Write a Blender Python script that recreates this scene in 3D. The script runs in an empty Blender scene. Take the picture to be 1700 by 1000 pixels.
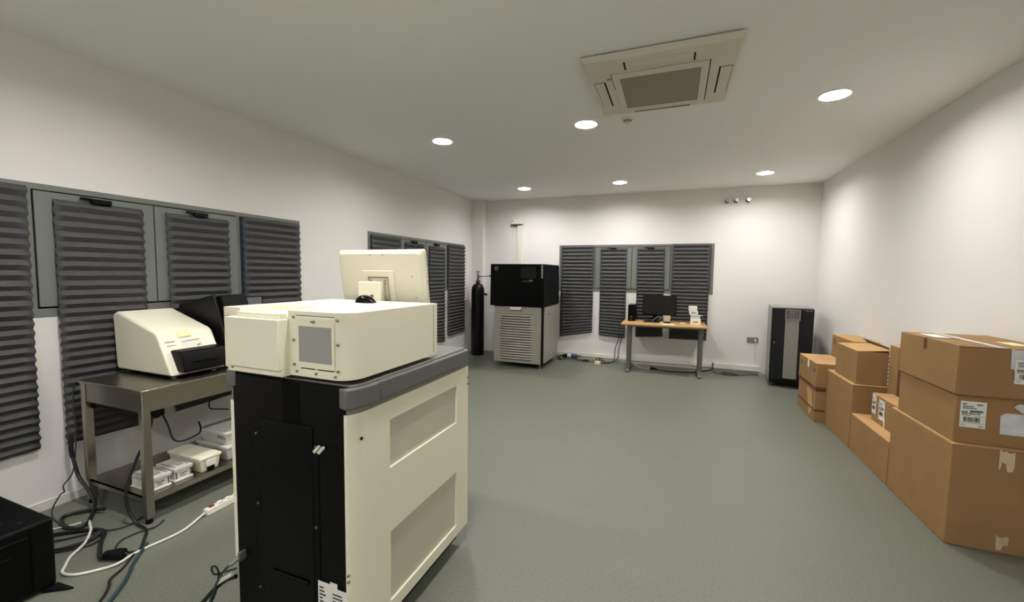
import bpy, bmesh, math, random
from mathutils import Vector, Matrix
random.seed(7)
PI = math.pi
SC = bpy.context.scene
COL = SC.collection

# ------------------------------------------------------------------ materials
def lin(c):
    c /= 255.0
    return c / 12.92 if c <= 0.04045 else ((c + 0.055) / 1.055) ** 2.4
def rgb(r, g, b):
    return (lin(r), lin(g), lin(b), 1.0)

def mat(name, col, rough=0.5, metal=0.0, spec=0.5, emit=None, noise=None, bump=None, coat=0.0):
    """noise=(scale, amount) varies the colour a little, bump=(scale, strength, distance)."""
    m = bpy.data.materials.new(name); m.use_nodes = True
    nt = m.node_tree; b = nt.nodes['Principled BSDF']
    b.inputs['Base Color'].default_value = col
    b.inputs['Roughness'].default_value = rough
    b.inputs['Metallic'].default_value = metal
    b.inputs['Specular IOR Level'].default_value = spec
    b.inputs['Coat Weight'].default_value = coat
    if emit:
        b.inputs['Emission Color'].default_value = emit[0]
        b.inputs['Emission Strength'].default_value = emit[1]
    tc = nt.nodes.new('ShaderNodeTexCoord')
    if noise:
        n = nt.nodes.new('ShaderNodeTexNoise'); n.inputs['Scale'].default_value = noise[0]
        n.inputs['Detail'].default_value = 4
        nt.links.new(tc.outputs['Object'], n.inputs['Vector'])
        r = nt.nodes.new('ShaderNodeMapRange')
        r.inputs['From Min'].default_value = 0.3; r.inputs['From Max'].default_value = 0.7
        r.inputs['To Min'].default_value = 1 - noise[1]; r.inputs['To Max'].default_value = 1 + noise[1]
        nt.links.new(n.outputs['Fac'], r.inputs['Value'])
        mx = nt.nodes.new('ShaderNodeVectorMath'); mx.operation = 'SCALE'
        mx.inputs[0].default_value = col[:3]
        nt.links.new(r.outputs['Result'], mx.inputs['Scale'])
        nt.links.new(mx.outputs['Vector'], b.inputs['Base Color'])
    if bump:
        n2 = nt.nodes.new('ShaderNodeTexNoise'); n2.inputs['Scale'].default_value = bump[0]
        n2.inputs['Detail'].default_value = 3
        nt.links.new(tc.outputs['Object'], n2.inputs['Vector'])
        bp = nt.nodes.new('ShaderNodeBump')
        bp.inputs['Strength'].default_value = bump[1]; bp.inputs['Distance'].default_value = bump[2]
        nt.links.new(n2.outputs['Fac'], bp.inputs['Height'])
        nt.links.new(bp.outputs['Normal'], b.inputs['Normal'])
    return m

def mat_perforated(name, col, hole, pitch):
    m = mat(name, col, 0.45)
    nt = m.node_tree; b = nt.nodes['Principled BSDF']
    tc = nt.nodes.new('ShaderNodeTexCoord')
    mp = nt.nodes.new('ShaderNodeMapping'); mp.inputs['Scale'].default_value = (1 / pitch,) * 3
    nt.links.new(tc.outputs['Object'], mp.inputs['Vector'])
    vo = nt.nodes.new('ShaderNodeTexVoronoi'); vo.inputs['Scale'].default_value = 1.0
    vo.inputs['Randomness'].default_value = 0.0
    nt.links.new(mp.outputs['Vector'], vo.inputs['Vector'])
    lt = nt.nodes.new('ShaderNodeMath'); lt.operation = 'LESS_THAN'; lt.inputs[1].default_value = 0.33
    nt.links.new(vo.outputs['Distance'], lt.inputs[0])
    mx = nt.nodes.new('ShaderNodeMix'); mx.data_type = 'RGBA'
    mx.inputs[6].default_value = col; mx.inputs[7].default_value = hole
    nt.links.new(lt.outputs[0], mx.inputs[0]); nt.links.new(mx.outputs[2], b.inputs['Base Color'])
    return m

def mat_floor():
    m = mat('floor_vinyl', rgb(134, 141, 132), 0.42, spec=0.5)
    nt = m.node_tree; b = nt.nodes['Principled BSDF']
    tc = nt.nodes.new('ShaderNodeTexCoord')
    n = nt.nodes.new('ShaderNodeTexNoise'); n.inputs['Scale'].default_value = 90; n.inputs['Detail'].default_value = 6
    n.inputs['Roughness'].default_value = 0.8
    nt.links.new(tc.outputs['Object'], n.inputs['Vector'])
    cr = nt.nodes.new('ShaderNodeValToRGB')
    cr.color_ramp.elements[0].position = 0.33; cr.color_ramp.elements[0].color = rgb(90, 93, 82)
    cr.color_ramp.elements[1].position = 0.68; cr.color_ramp.elements[1].color = rgb(122, 125, 111)
    nt.links.new(n.outputs['Fac'], cr.inputs['Fac'])
    n3 = nt.nodes.new('ShaderNodeTexNoise'); n3.inputs['Scale'].default_value = 1.1; n3.inputs['Detail'].default_value = 3
    nt.links.new(tc.outputs['Object'], n3.inputs['Vector'])
    mr = nt.nodes.new('ShaderNodeMapRange'); mr.inputs['To Min'].default_value = 0.94; mr.inputs['To Max'].default_value = 1.06
    nt.links.new(n3.outputs['Fac'], mr.inputs['Value'])
    sc = nt.nodes.new('ShaderNodeVectorMath'); sc.operation = 'SCALE'
    nt.links.new(cr.outputs['Color'], sc.inputs[0]); nt.links.new(mr.outputs['Result'], sc.inputs['Scale'])
    nt.links.new(sc.outputs['Vector'], b.inputs['Base Color'])
    bp = nt.nodes.new('ShaderNodeBump'); bp.inputs['Strength'].default_value = 0.35; bp.inputs['Distance'].default_value = 0.004
    nt.links.new(n.outputs['Fac'], bp.inputs['Height']); nt.links.new(bp.outputs['Normal'], b.inputs['Normal'])
    return m

def mat_wood():
    m = mat('beech_laminate', rgb(196, 152, 96), 0.4)
    nt = m.node_tree; b = nt.nodes['Principled BSDF']
    tc = nt.nodes.new('ShaderNodeTexCoord')
    mp = nt.nodes.new('ShaderNodeMapping'); mp.inputs['Scale'].default_value = (1.5, 22, 22)
    nt.links.new(tc.outputs['Object'], mp.inputs['Vector'])
    n = nt.nodes.new('ShaderNodeTexNoise'); n.inputs['Scale'].default_value = 2; n.inputs['Detail'].default_value = 5
    nt.links.new(mp.outputs['Vector'], n.inputs['Vector'])
    cr = nt.nodes.new('ShaderNodeValToRGB')
    cr.color_ramp.elements[0].color = rgb(176, 132, 80); cr.color_ramp.elements[1].color = rgb(208, 166, 110)
    nt.links.new(n.outputs['Fac'], cr.inputs['Fac']); nt.links.new(cr.outputs['Color'], b.inputs['Base Color'])
    return m

M = dict(
    wall=mat('wall_paint', rgb(226, 224, 219), 0.75, spec=0.25, bump=(60, 0.05, 0.002)),
    ceil=mat('ceiling_paint', rgb(242, 243, 240), 0.85, spec=0.2),
    floor=mat_floor(),
    trim=mat('white_trim', rgb(222, 220, 210), 0.5),
    alu=mat('grey_coated_aluminium', rgb(112, 116, 109), 0.38),
    gasket=mat('black_gasket', rgb(5, 5, 5), 0.8, spec=0.1),
    blind=mat('pleated_paper', rgb(78, 78, 79), 0.85, spec=0.2, noise=(30, 0.06)),
    glass=None,
    blk=mat('black_plastic', rgb(7, 7, 8), 0.5, spec=0.14),
    blkmatt=mat('black_coated_steel', rgb(5, 5, 6), 0.45, spec=0.12),
    blkgloss=mat('black_gloss', rgb(5, 5, 6), 0.3, spec=0.12),
    black2=mat('black_enclosure', rgb(16, 16, 17), 0.45, spec=0.25),
    cream=mat('cream_white_plastic', rgb(234, 230, 208), 0.42),
    cream3=mat('cream_monitor_back', rgb(206, 202, 182), 0.45),
    cream2=mat('cream_panel_inset', rgb(196, 192, 174), 0.5, noise=(3, 0.04)),
    white=mat('white_plastic', rgb(232, 230, 220), 0.4),
    bump=mat('dark_grey_bumper', rgb(96, 96, 96), 0.45),
    greyp=mat('grey_plastic', rgb(126, 126, 120), 0.5),
    deck=mat('grey_deck', rgb(108, 107, 101), 0.4),
    trimg=mat('grey_trim', rgb(128, 125, 114), 0.5),
    perf=mat_perforated('perforated_grille', rgb(150, 151, 146), rgb(84, 84, 82), 0.0042),
    perf2=mat_perforated('intake_grille', rgb(150, 138, 122), rgb(112, 102, 90), 0.012),
    steel=mat('brushed_steel', rgb(162, 158, 145), 0.3, 1.0, noise=(4, 0.05)),
    chrome=mat('chrome', rgb(190, 190, 188), 0.2, 1.0),
    dsteel=mat('dark_chrome', rgb(120, 118, 112), 0.35, 1.0),
    silver=mat('silver_paint', rgb(152, 149, 137), 0.5, 0.1),
    legs=mat('grey_desk_legs', rgb(112, 112, 108), 0.4, 0.4),
    wood=mat_wood(),
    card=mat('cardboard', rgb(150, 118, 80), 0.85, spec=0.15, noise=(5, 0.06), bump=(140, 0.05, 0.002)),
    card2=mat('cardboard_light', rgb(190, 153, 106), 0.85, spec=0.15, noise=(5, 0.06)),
    cardedge=mat('cardboard_edge', rgb(180, 148, 108), 0.9, spec=0.1),
    btape=mat('brown_tape', rgb(98, 68, 42), 0.6, spec=0.2),
    ctape=mat('clear_tape', rgb(196, 176, 144), 0.3, noise=(30, 0.12)),
    paper=mat('paper', rgb(226, 224, 218), 0.8, noise=(40, 0.03)),
    pouch=mat('plastic_pouch', rgb(206, 206, 210), 0.25, noise=(18, 0.1)),
    ink=mat('ink', rgb(70, 72, 72), 0.8),
    inkg=mat('grey_green_ink', rgb(134, 144, 132), 0.8),
    brass=mat('screw_steel', rgb(150, 148, 140), 0.35, 0.9),
    lens=mat('lamp_lens', (1, 1, 1, 1), 0.5, emit=((1.0, 0.97, 0.95, 1), 120.0)),
    refl=mat('lamp_reflector', rgb(238, 236, 228), 0.35),
    acw=mat('air_conditioner_white', rgb(216, 210, 196), 0.5),
    screen=mat('screen_black', rgb(20, 20, 20), 0.3, spec=0.3),
    screeng=mat('screen_grey', rgb(108, 110, 114), 0.3),
    blue=mat('blue_plastic', rgb(44, 48, 96), 0.4),
    cable=mat('black_cable', rgb(16, 16, 17), 0.5),
    cableg=mat('dark_grey_cable', rgb(38, 40, 42), 0.5),
    cableb=mat('petrol_cable', rgb(26, 58, 66), 0.45),
    cablew=mat('white_cable', rgb(222, 220, 208), 0.45),
    red=mat('red_rocker', rgb(120, 36, 24), 0.4),
    pale=mat('pale_blue_wrap', rgb(196, 206, 212), 0.35),
    bin=mat('translucent_bin', rgb(206, 206, 198), 0.35),
    yellow=mat('pale_sticker', rgb(232, 228, 178), 0.7),
    noteoff=mat('fault_note', rgb(226, 222, 208), 0.7),
    cyl=mat('gas_cylinder_paint', rgb(10, 11, 12), 0.4, spec=0.25),
    navy=mat('dark_navy_coating', rgb(26, 26, 30), 0.45, spec=0.25),
    upsgrey=mat('power_unit_grey', rgb(140, 138, 128), 0.45),
)
def mat_glass():
    m = bpy.data.materials.new('window_glass'); m.use_nodes = True
    b = m.node_tree.nodes['Principled BSDF']
    b.inputs['Base Color'].default_value = (0.9, 0.95, 0.93, 1); b.inputs['Roughness'].default_value = 0.03
    b.inputs['Transmission Weight'].default_value = 1.0
    return m
M['glass'] = mat_glass()

# ------------------------------------------------------------------ mesh builder
ORG = {}
class MB:
    def __init__(s, T=None):
        s.v, s.f, s.m = [], [], []; s.T = T
    def add(s, vs, fs, mi=0):
        o = len(s.v)
        s.v += [s.T(*p) if s.T else tuple(p) for p in vs]
        s.f += [[i + o for i in q] for q in fs]; s.m += [mi] * len(fs)
    def box(s, x0, x1, y0, y1, z0, z1, mi=0):
        s.add([(x0, y0, z0), (x1, y0, z0), (x1, y1, z0), (x0, y1, z0), (x0, y0, z1), (x1, y0, z1), (x1, y1, z1), (x0, y1, z1)],
              [(3, 2, 1, 0), (4, 5, 6, 7), (0, 1, 5, 4), (1, 2, 6, 5), (2, 3, 7, 6), (3, 0, 4, 7)], mi); return s
    def hexa(s, pts, mi=0):
        s.add(pts, [(3, 2, 1, 0), (4, 5, 6, 7), (0, 1, 5, 4), (1, 2, 6, 5), (2, 3, 7, 6), (3, 0, 4, 7)], mi); return s
    def prism(s, pts, ax, a0, a1, mi=0):
        n = len(pts)
        def P(p, a): return (a, p[0], p[1]) if ax == 'x' else ((p[0], a, p[1]) if ax == 'y' else (p[0], p[1], a))
        s.add([P(p, a0) for p in pts] + [P(p, a1) for p in pts],
              [list(range(n))[::-1], list(range(n, 2 * n))] + [(i, (i + 1) % n, n + (i + 1) % n, n + i) for i in range(n)], mi); return s
    def cyl(s, p0, p1, r0, r1=None, n=24, mi=0):
        r1 = r0 if r1 is None else r1
        p0, p1 = Vector(p0), Vector(p1); d = (p1 - p0).normalized()
        a = d.orthogonal().normalized(); b = d.cross(a)
        ring = lambda p, r: [tuple(p + (a * math.cos(2 * PI * i / n) + b * math.sin(2 * PI * i / n)) * r) for i in range(n)]
        s.add(ring(p0, r0) + ring(p1, r1), [list(range(n))[::-1], list(range(n, 2 * n))] + [(i, (i + 1) % n, n + (i + 1) % n, n + i) for i in range(n)], mi); return s
    def lathe(s, prof, c, n=32, mi=0):
        vs = [(c[0] + r * math.cos(2 * PI * i / n), c[1] + r * math.sin(2 * PI * i / n), c[2] + z) for r, z in prof for i in range(n)]
        fs = [(k * n + i, k * n + (i + 1) % n, (k + 1) * n + (i + 1) % n, (k + 1) * n + i) for k in range(len(prof) - 1) for i in range(n)]
        fs += [list(range(n))[::-1], [(len(prof) - 1) * n + i for i in range(n)]]
        s.add(vs, fs, mi); return s
    def ring(s, prof, c, n=40, mi=0):      # closed profile (torus-like)
        k_ = len(prof)
        vs = [(c[0] + r * math.cos(2 * PI * i / n), c[1] + r * math.sin(2 * PI * i / n), c[2] + z) for r, z in prof for i in range(n)]
        fs = [(k * n + i, k * n + (i + 1) % n, ((k + 1) % k_) * n + (i + 1) % n, ((k + 1) % k_) * n + i) for k in range(k_) for i in range(n)]
        s.add(vs, fs, mi); return s
    def tube(s, pts, r, n=8, step=6, mi=0, closed=False):
        P = [Vector(p) for p in pts]; Q = []
        for i in range(len(P) - 1):
            a, b, c, d = P[max(i - 1, 0)], P[i], P[i + 1], P[min(i + 2, len(P) - 1)]
            for k in range(step):
                t = k / step
                Q.append(0.5 * ((2 * b) + (c - a) * t + (2 * a - 5 * b + 4 * c - d) * t * t + (3 * b - a - 3 * c + d) * t ** 3))
        Q.append(P[-1]); vs = []
        up = Vector((0, 0, 1)); pa = None
        for i, q in enumerate(Q):
            d = (Q[min(i + 1, len(Q) - 1)] - Q[max(i - 1, 0)])
            d = d.normalized() if d.length > 1e-9 else Vector((1, 0, 0))
            a = pa - d * pa.dot(d) if pa is not None else (d.cross(up) if abs(d.z) < 0.95 else d.orthogonal())
            if a.length < 1e-6: a = d.orthogonal()
            a.normalize(); pa = a; b = d.cross(a)
            vs += [tuple(q + (a * math.cos(2 * PI * j / n) + b * math.sin(2 * PI * j / n)) * r) for j in range(n)]
        L = len(Q)
        fs = [(k * n + j, k * n + (j + 1) % n, (k + 1) * n + (j + 1) % n, (k + 1) * n + j) for k in range(L - 1) for j in range(n)]
        fs += [list(range(n))[::-1], [(L - 1) * n + j for j in range(n)]]
        s.add(vs, fs, mi); return s
    def holed(s, us, zs, solid, w0, w1, mi=0):
        """plate over a grid of (u, z); solid(i, j) says which cells stand. T maps (u, w, z)."""
        nu, nz = len(us) - 1, len(zs) - 1
        S = lambda i, j: 0 <= i < nu and 0 <= j < nz and solid(i, j)
        for i in range(nu):
            for j in range(nz):
                if not S(i, j): continue
                a, b, c, d = us[i], us[i + 1], zs[j], zs[j + 1]
                s.add([(a, w0, c), (b, w0, c), (b, w0, d), (a, w0, d)], [(0, 1, 2, 3)], mi)
                s.add([(a, w1, c), (b, w1, c), (b, w1, d), (a, w1, d)], [(3, 2, 1, 0)], mi)
                if not S(i - 1, j): s.add([(a, w0, c), (a, w1, c), (a, w1, d), (a, w0, d)], [(3, 2, 1, 0)], mi)
                if not S(i + 1, j): s.add([(b, w0, c), (b, w1, c), (b, w1, d), (b, w0, d)], [(0, 1, 2, 3)], mi)
                if not S(i, j - 1): s.add([(a, w0, c), (b, w0, c), (b, w1, c), (a, w1, c)], [(3, 2, 1, 0)], mi)
                if not S(i, j + 1): s.add([(a, w0, d), (b, w0, d), (b, w1, d), (a, w1, d)], [(0, 1, 2, 3)], mi)
        return s
    def build(s, name, mats, parent=None, bevel=0.0, seg=2, ang=35, merge=True):
        if not isinstance(mats, (list, tuple)): mats = [mats]
        org = ORG.get(parent.name, Vector((0, 0, 0))) if parent else Vector((0, 0, 0))
        me = bpy.data.meshes.new(name)
        me.from_pydata([tuple(Vector(p) - org) for p in s.v], [], s.f)
        for q in mats: me.materials.append(q)
        for p, i in zip(me.polygons, s.m): p.material_index = i
        bm = bmesh.new(); bm.from_mesh(me)
        if merge: bmesh.ops.remove_doubles(bm, verts=bm.verts, dist=1e-5)
        bmesh.ops.recalc_face_normals(bm, faces=bm.faces)
        bm.to_mesh(me); bm.free()
        for p in me.polygons: p.use_smooth = True
        me.set_sharp_from_angle(angle=math.radians(ang))
        o = bpy.data.objects.new(name, me); COL.objects.link(o)
        if parent: o.parent = parent; ORG[o.name] = org
        if bevel:
            b = o.modifiers.new('edge', 'BEVEL'); b.width = bevel; b.segments = seg; b.limit_method = 'ANGLE'
            b.angle_limit = math.radians(40); b.harden_normals = False
        return o

def thing(name, label, cat, loc, group=None):
    o = bpy.data.objects.new(name, None); COL.objects.link(o)
    o.empty_display_size = 0.05; o.location = loc
    o['label'] = label; o['category'] = cat
    if group: o['group'] = group
    ORG[o.name] = Vector(loc); return o
def tag(o, label, cat, group=None):
    o['label'] = label; o['category'] = cat
    if group: o['group'] = group
    return o
def struct(o):
    o['kind'] = 'structure'; return o
def rrect(x0, x1, y0, y1, r, n=6):
    pts = []
    for cx, cy, a in ((x1 - r, y1 - r, 0), (x0 + r, y1 - r, 90), (x0 + r, y0 + r, 180), (x1 - r, y0 + r, 270)):
        for k in range(n + 1):
            t = math.radians(a + 90 * k / n); pts.append((cx + r * math.cos(t), cy + r * math.sin(t)))
    return pts
def single(mb, name, m, label, cat, base, group=None, **kw):
    """a thing that is one mesh, its origin at its base"""
    org = Vector(base); mb.v = [tuple(Vector(p) - org) for p in mb.v]
    o = mb.build(name, m, **kw); o.location = org
    return tag(o, label, cat, group)

# ------------------------------------------------------------------ room
XL, XR, YB, YF, H = -3.63, 1.97, 7.35, -2.2, 2.89
W1, W2, W3 = (0.65, 3.25), (4.28, 6.89), (-1.94, 0.585)
ZW0, ZW1 = 1.215, 2.03
LW = lambda u, w, z: (XL + w, u, z)
BW = lambda u, w, z: (u, YB - w, z)

mb = MB(); mb.box(XL - 0.2, XR + 0.2, YF - 0.2, YB + 0.2, -0.1, 0.0)
struct(mb.build('floor', M['floor']))
LAMPS = [(-2.31, 6.45), (-0.8, 6.45), (1.08, 6.45), (-2.31, 3.885), (-0.8, 3.885), (1.08, 3.885), (-2.31, 1.335), (-0.8, 1.335), (-2.31, -1.25), (-0.8, -1.25), (1.08, -1.25)]
xs = sorted({XL - .2, XR + .2} | {x + d for x in (-2.31, -0.8, 1.08) for d in (-.15, .15)})
ys = sorted({YF - .2, YB + .2} | {y + d for y in (-1.25, 1.335, 3.885, 6.45) for d in (-.15, .15)})
mb = MB()
for i in range(len(xs) - 1):
    for j in range(len(ys) - 1):
        cx, cy = (xs[i] + xs[i + 1]) / 2, (ys[j] + ys[j + 1]) / 2
        hit = [1 for x, y in LAMPS if abs(x - cx) < .02 and abs(y - cy) < .02]
        for z in (H,):
            if not hit:
                mb.add([(xs[i], ys[j], z), (xs[i + 1], ys[j], z), (xs[i + 1], ys[j + 1], z), (xs[i], ys[j + 1], z)], [(3, 2, 1, 0)])
            else:
                n = 32; A = []; B = []
                for k in range(n):
                    t = 2 * PI * k / n + PI / 4; c_, s_ = math.cos(t), math.sin(t); q = .15 / max(abs(c_), abs(s_))
                    A.append((cx + .1 * c_, cy + .1 * s_, z)); B.append((cx + q * c_, cy + q * s_, z))
                mb.add(A + B, [(k, (k + 1) % n, n + (k + 1) % n, n + k) for k in range(n)])
mb.box(XL - .2, XR + .2, YF - .2, YB + .2, H + .15, H + .25)
struct(mb.build('ceiling', M['ceil'], ang=20))

us = [YF - .2, W1[0], W1[1], W2[0], W2[1], YB + .2]; zs = [-.05, ZW0, ZW1, H + .15]
mb = MB(LW); mb.holed(us, zs, lambda i, j: not (j == 1 and i in (1, 3)), 0, -.2)
struct(mb.build('wall_left', M['wall']))
us = [XL, W3[0], W3[1], XR]
mb = MB(BW); mb.holed(us, zs, lambda i, j: not (j == 1 and i == 1), 0, -.2)
struct(mb.build('wall_back', M['wall']))
struct(MB().box(XR, XR + .2, YF - .2, YB + .2, -.05, H + .15).build('wall_right', M['wall']))
struct(MB().box(XL, XR, YF - .2, YF, -.05, H + .15).build('wall_front', M['wall']))
struct(MB().box(XL, -3.40, 7.20, YB, 0, H).build('trim_1', M['wall'], bevel=.004))      # pilaster in the corner

# skirting and the cable duct along the far wall
mb = MB()
mb.box(-3.40, XR, YB - .012, YB, 0, .045); struct(mb.build('baseboard_back', M['trim'], bevel=.002))
mb = MB(); mb.box(XL, XL + .012, YF, 7.20, 0, .06); struct(mb.build('baseboard_left', M['trim'], bevel=.002))
mb = MB(); mb.box(XR - .012, XR, YF, YB, 0, .06); struct(mb.build('baseboard_right', M['trim'], bevel=.002))
t = thing('cable_duct', 'white plastic cable duct running low along the far wall behind the desk', 'cable duct', (-.3, 7.32, .05))
mb = MB(); mb.box(-1.95, 0.62, 7.302, 7.337, .052, .115); mb.box(-1.95, .62, 7.3, 7.31, .075, .082); mb.build('duct_run', M['trim'], t, bevel=.004)
mb = MB(); mb.box(0.64, 1.28, 7.288, 7.337, .045, .128); mb.build('duct_cover', M['trim'], t, bevel=.004)
mb = MB(); mb.box(0.618, 0.642, 7.284, 7.337, .043, .132); mb.build('joint_clip', M['greyp'], t, bevel=.002)

# ------------------------------------------------------------------ windows and pleated blinds
def window(name, T, u0, u1):
    s = (u1 - u0) / 2.6; U = lambda d: u0 + d * s
    a = [U(d) for d in (.0, .045, .64, .668, 1.932, 1.96, 2.555, 2.6)]
    z = [ZW0, ZW0 + .05, ZW1 - .036, ZW1]
    mb = MB(T); mb.holed(a, z, lambda i, j: not (j == 1 and i in (1, 3, 5)), .006, -.07)
    w = struct(mb.build(name, M['alu'], bevel=.002))
    for d0, d1 in ((.674, 1.296), (1.304, 1.926)):
        p, q = U(d0), U(d1)
        mb = MB(T); mb.holed([p, p + .085, q - .085, q], [ZW0 + .062, ZW0 + .14, ZW1 - .10, ZW1 - .044], lambda i, j: not (i == 1 and j == 1), .014, -.05)
        sh = mb.build('sash', M['alu'], w, bevel=.002)
        c = (p + q) / 2 - .02; hz = ZW1 - .066
        mb = MB(T); mb.box(c - .03, c + .075, .014, .044, hz - .02, hz + .012); mb.box(c - .085, c - .03, .026, .042, hz - .001, hz + .014)
        mb.build('window_handle', M['blk'], sh, bevel=.003)
        mb = MB(T); mb.box(p + .08, q - .08, -.022, -.016, ZW0 + .13, ZW1 - .095); mb.build('pane', M['glass'], sh)
    mb = MB(T); mb.box(U(.668), U(1.932), -.062, -.052, ZW0 + .048, ZW1 - .034); 
    mb = MB(T)
    mb.holed([U(.664), U(.69), U(1.28), U(1.32), U(1.91), U(1.936)], [ZW0 + .046, ZW0 + .075, ZW1 - .055, ZW1 - .034], lambda i, j: not (j == 1 and i in (1, 3)), -.004, -.014)
    mb.build('gasket', M['gasket'], w)
    for d0, d1 in ((.04, .645), (1.955, 2.56)):
        mb = MB(T); mb.box(U(d0), U(d1), -.03, -.024, ZW0 + .045, ZW1 - .03); mb.build('pane', M['glass'], w)
    return w
window('window_1', LW, *W1); window('window_2', LW, *W2); window('window_3', BW, *W3)

def blind(T, u0, u1, zt, zb0, zb1, label, seed=0, pleat=.058, fold=True, w_in=.02):
    rnd = random.Random(seed)
    L = zt - (zb0 + zb1) / 2; n = max(4, int(round(L / pleat))) * 2
    g = [0.0]
    for k in range(n): g.append(g[-1] + (1.12 - .26 * k / n) + rnd.uniform(-.07, .07))
    g = [x / g[-1] for x in g]
    mb = MB(T); nu = 10; rows = []
    sway = rnd.uniform(-.004, .004)
    for k in range(n + 1):
        out = (k % 2 == 1); row = []
        for i in range(nu + 1):
            f = i / nu; zb = zb0 + (zb1 - zb0) * f
            t_ = max(0.0, (g[k] - .55) / .45)                      # the skew only shows in the lower folds
            zz = zt - (zt - (zb0 + zb1) / 2) * g[k] + (zb - (zb0 + zb1) / 2) * t_ ** 1.3 + rnd.uniform(-.0015, .0015)
            j = rnd.uniform(-.002, .002) if i in (0, nu) else 0
            row.append((u0 + (u1 - u0) * f + j + sway * g[k] * 3, w_in + (.025 if out else .0) + rnd.uniform(-.001, .001), zz))
        rows.append(row)
    vs = [p for r_ in rows for p in r_]
    fs = [(k * (nu + 1) + i, k * (nu + 1) + i + 1, (k + 1) * (nu + 1) + i + 1, (k + 1) * (nu + 1) + i) for k in range(n) for i in range(nu)]
    mb.add(vs, fs)
    c = T((u0 + u1) / 2, w_in, min(zb0, zb1))
    o = single(mb, 'pleated_blind', M['blind'], label, 'blind', c, 'dark pleated paper blinds over the windows', ang=15)
    sol = o.modifiers.new('paper', 'SOLIDIFY'); sol.thickness = .0012; sol.offset = 0
    return o
b = W1[0]
blind(LW, b + .04, b + .642, 2.005, .385, .40, 'dark pleated paper blind hanging nearest the black computer tower', 1)
blind(LW, b + .752, b + 1.222, 1.945, .385, .375, 'dark pleated blind hanging directly behind the white benchtop instrument', 2)
blind(LW, b + 1.368, b + 1.842, 1.945, .40, .42, 'dark pleated blind hanging behind the black wedge case, under a latch', 3)
blind(LW, b + 1.968, b + 2.572, 1.998, .42, .42, 'last pleated blind of the steel table window, beside bare wall', 4)
b = W2[0]
blind(LW, b + .04, b + .642, 1.998, .42, .42, 'pleated blind mostly hidden by the white monitor, narrow strip showing', 5)
blind(LW, b + .762, b + 1.232, 1.945, .42, .40, 'second pleated blind of the side window behind the white monitor, under a black latch', 6)
blind(LW, b + 1.392, b + 1.872, 1.925, .40, .34, 'long pleated blind just beside the edge of the white monitor', 7)
blind(LW, b + 1.978, b + 2.582, 2.005, .42, .43, 'wide pleated blind of the side window, the one next to the gas cylinder', 8)
b = W3[0]
blind(BW, b + .042, b + .625, 2.02, .385, .49, 'wide pleated blind with a slanting hem, beside the black and silver cabinet', 9)
blind(BW, b + .742, b + 1.185, 1.97, .45, .425, 'narrow pleated blind above the cables by the desk leg, second from the cabinet', 10)
blind(BW, b + 1.352, b + 1.785, 1.97, .46, .49, 'narrow pleated blind on the far wall hanging behind the black desktop monitor', 11)
blind(BW, b + 1.905, b + 2.468, 2.03, .47, .475, 'wide pleated blind hanging behind the desk stack of small white boxes', 12)

# ------------------------------------------------------------------ ceiling lamps
def lamp(x, y, label):
    t = thing('recessed_downlight', label, 'ceiling light', (x, y, H), 'recessed round downlights in the ceiling')
    MB().ring([(.098, -.006), (.118, -.004), (.120, 0), (.098, .0005)], (x, y, H)).build('trim_ring', M['refl'], t, ang=50)
    MB().ring([(.1, 0), (.091, .031), (.095, .035), (.104, 0)], (x, y, H)).build('reflector', M['refl'], t, ang=50)
    MB().lathe([(.091, .0), (.091, .006)], (x, y, H + .027)).build('lamp_lens', M['lens'], t)
    return t
LL = {
 (-2.31, 6.45): 'glowing round downlight in the ceiling above the gas cylinder and silver cabinet',
 (-0.8, 6.45): 'glowing round downlight in the ceiling above the desk and its blinds',
 (1.08, 6.45): 'glowing round downlight in front of the three wall pipe stubs',
 (-2.31, 3.885): 'glowing round downlight high above the second side window, second of its row',
 (-0.8, 3.885): 'glowing round downlight beside the ceiling air conditioner and smoke detector',
 (1.08, 3.885): 'glowing round downlight above the cardboard boxes, biggest and brightest in view',
 (-2.31, 1.335): 'round downlight cut off by the top edge of the photo, above the steel table',
 (-0.8, 1.335): 'round downlight in the ceiling above the white laboratory machine',
 (1.08, -1.25): 'round downlight behind the camera on the side of the boxes',
 (-2.31, -1.25): 'round downlight behind the camera on the side of the windows',
 (-0.8, -1.25): 'round downlight behind the camera in the middle of the room',
}
proto = lamp(-2.31, 6.45, LL[(-2.31, 6.45)])
kids = list(proto.children)
for k, lb in LL.items():
    if k == (-2.31, 6.45): continue
    c = proto.copy(); c.location = (k[0], k[1], H); c['label'] = lb; COL.objects.link(c)
    for ch in kids:
        d = ch.copy(); d.parent = c; COL.objects.link(d)

# ------------------------------------------------------------------ air conditioner, smoke detector, wall fittings
t = thing('air_conditioner', 'square cream ceiling cassette air conditioner with a central intake grille', 'air conditioner', (-.135, 3.165, H))
x0, x1, y0, y1 = -.605, .335, 2.69, 3.64
mb = MB()
mb.hexa([(x0 + .02, y0 + .02, H - .045), (x1 - .02, y0 + .02, H - .045), (x1 - .02, y1 - .02, H - .045), (x0 + .02, y1 - .02, H - .045),
         (x0, y0, H - .008), (x1, y0, H - .008), (x1, y1, H - .008), (x0, y1, H - .008)])
mb.build('fascia', M['acw'], t, bevel=.006)
zf = H - .045
gx0, gx1, gy0, gy1 = -.435, .16, 2.90, 3.54
mb = MB(); mb.T = None
U = lambda u, w, z: (u, z, zf - w)
mb = MB(U); mb.holed([gx0, gx0 + .045, gx1 - .045, gx1], [gy0, gy0 + .06, gy1 - .045, gy1], lambda i, j: not (i == 1 and j == 1), .012, 0)
gf = mb.build('grille_frame', M['acw'], t, bevel=.003)
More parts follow.
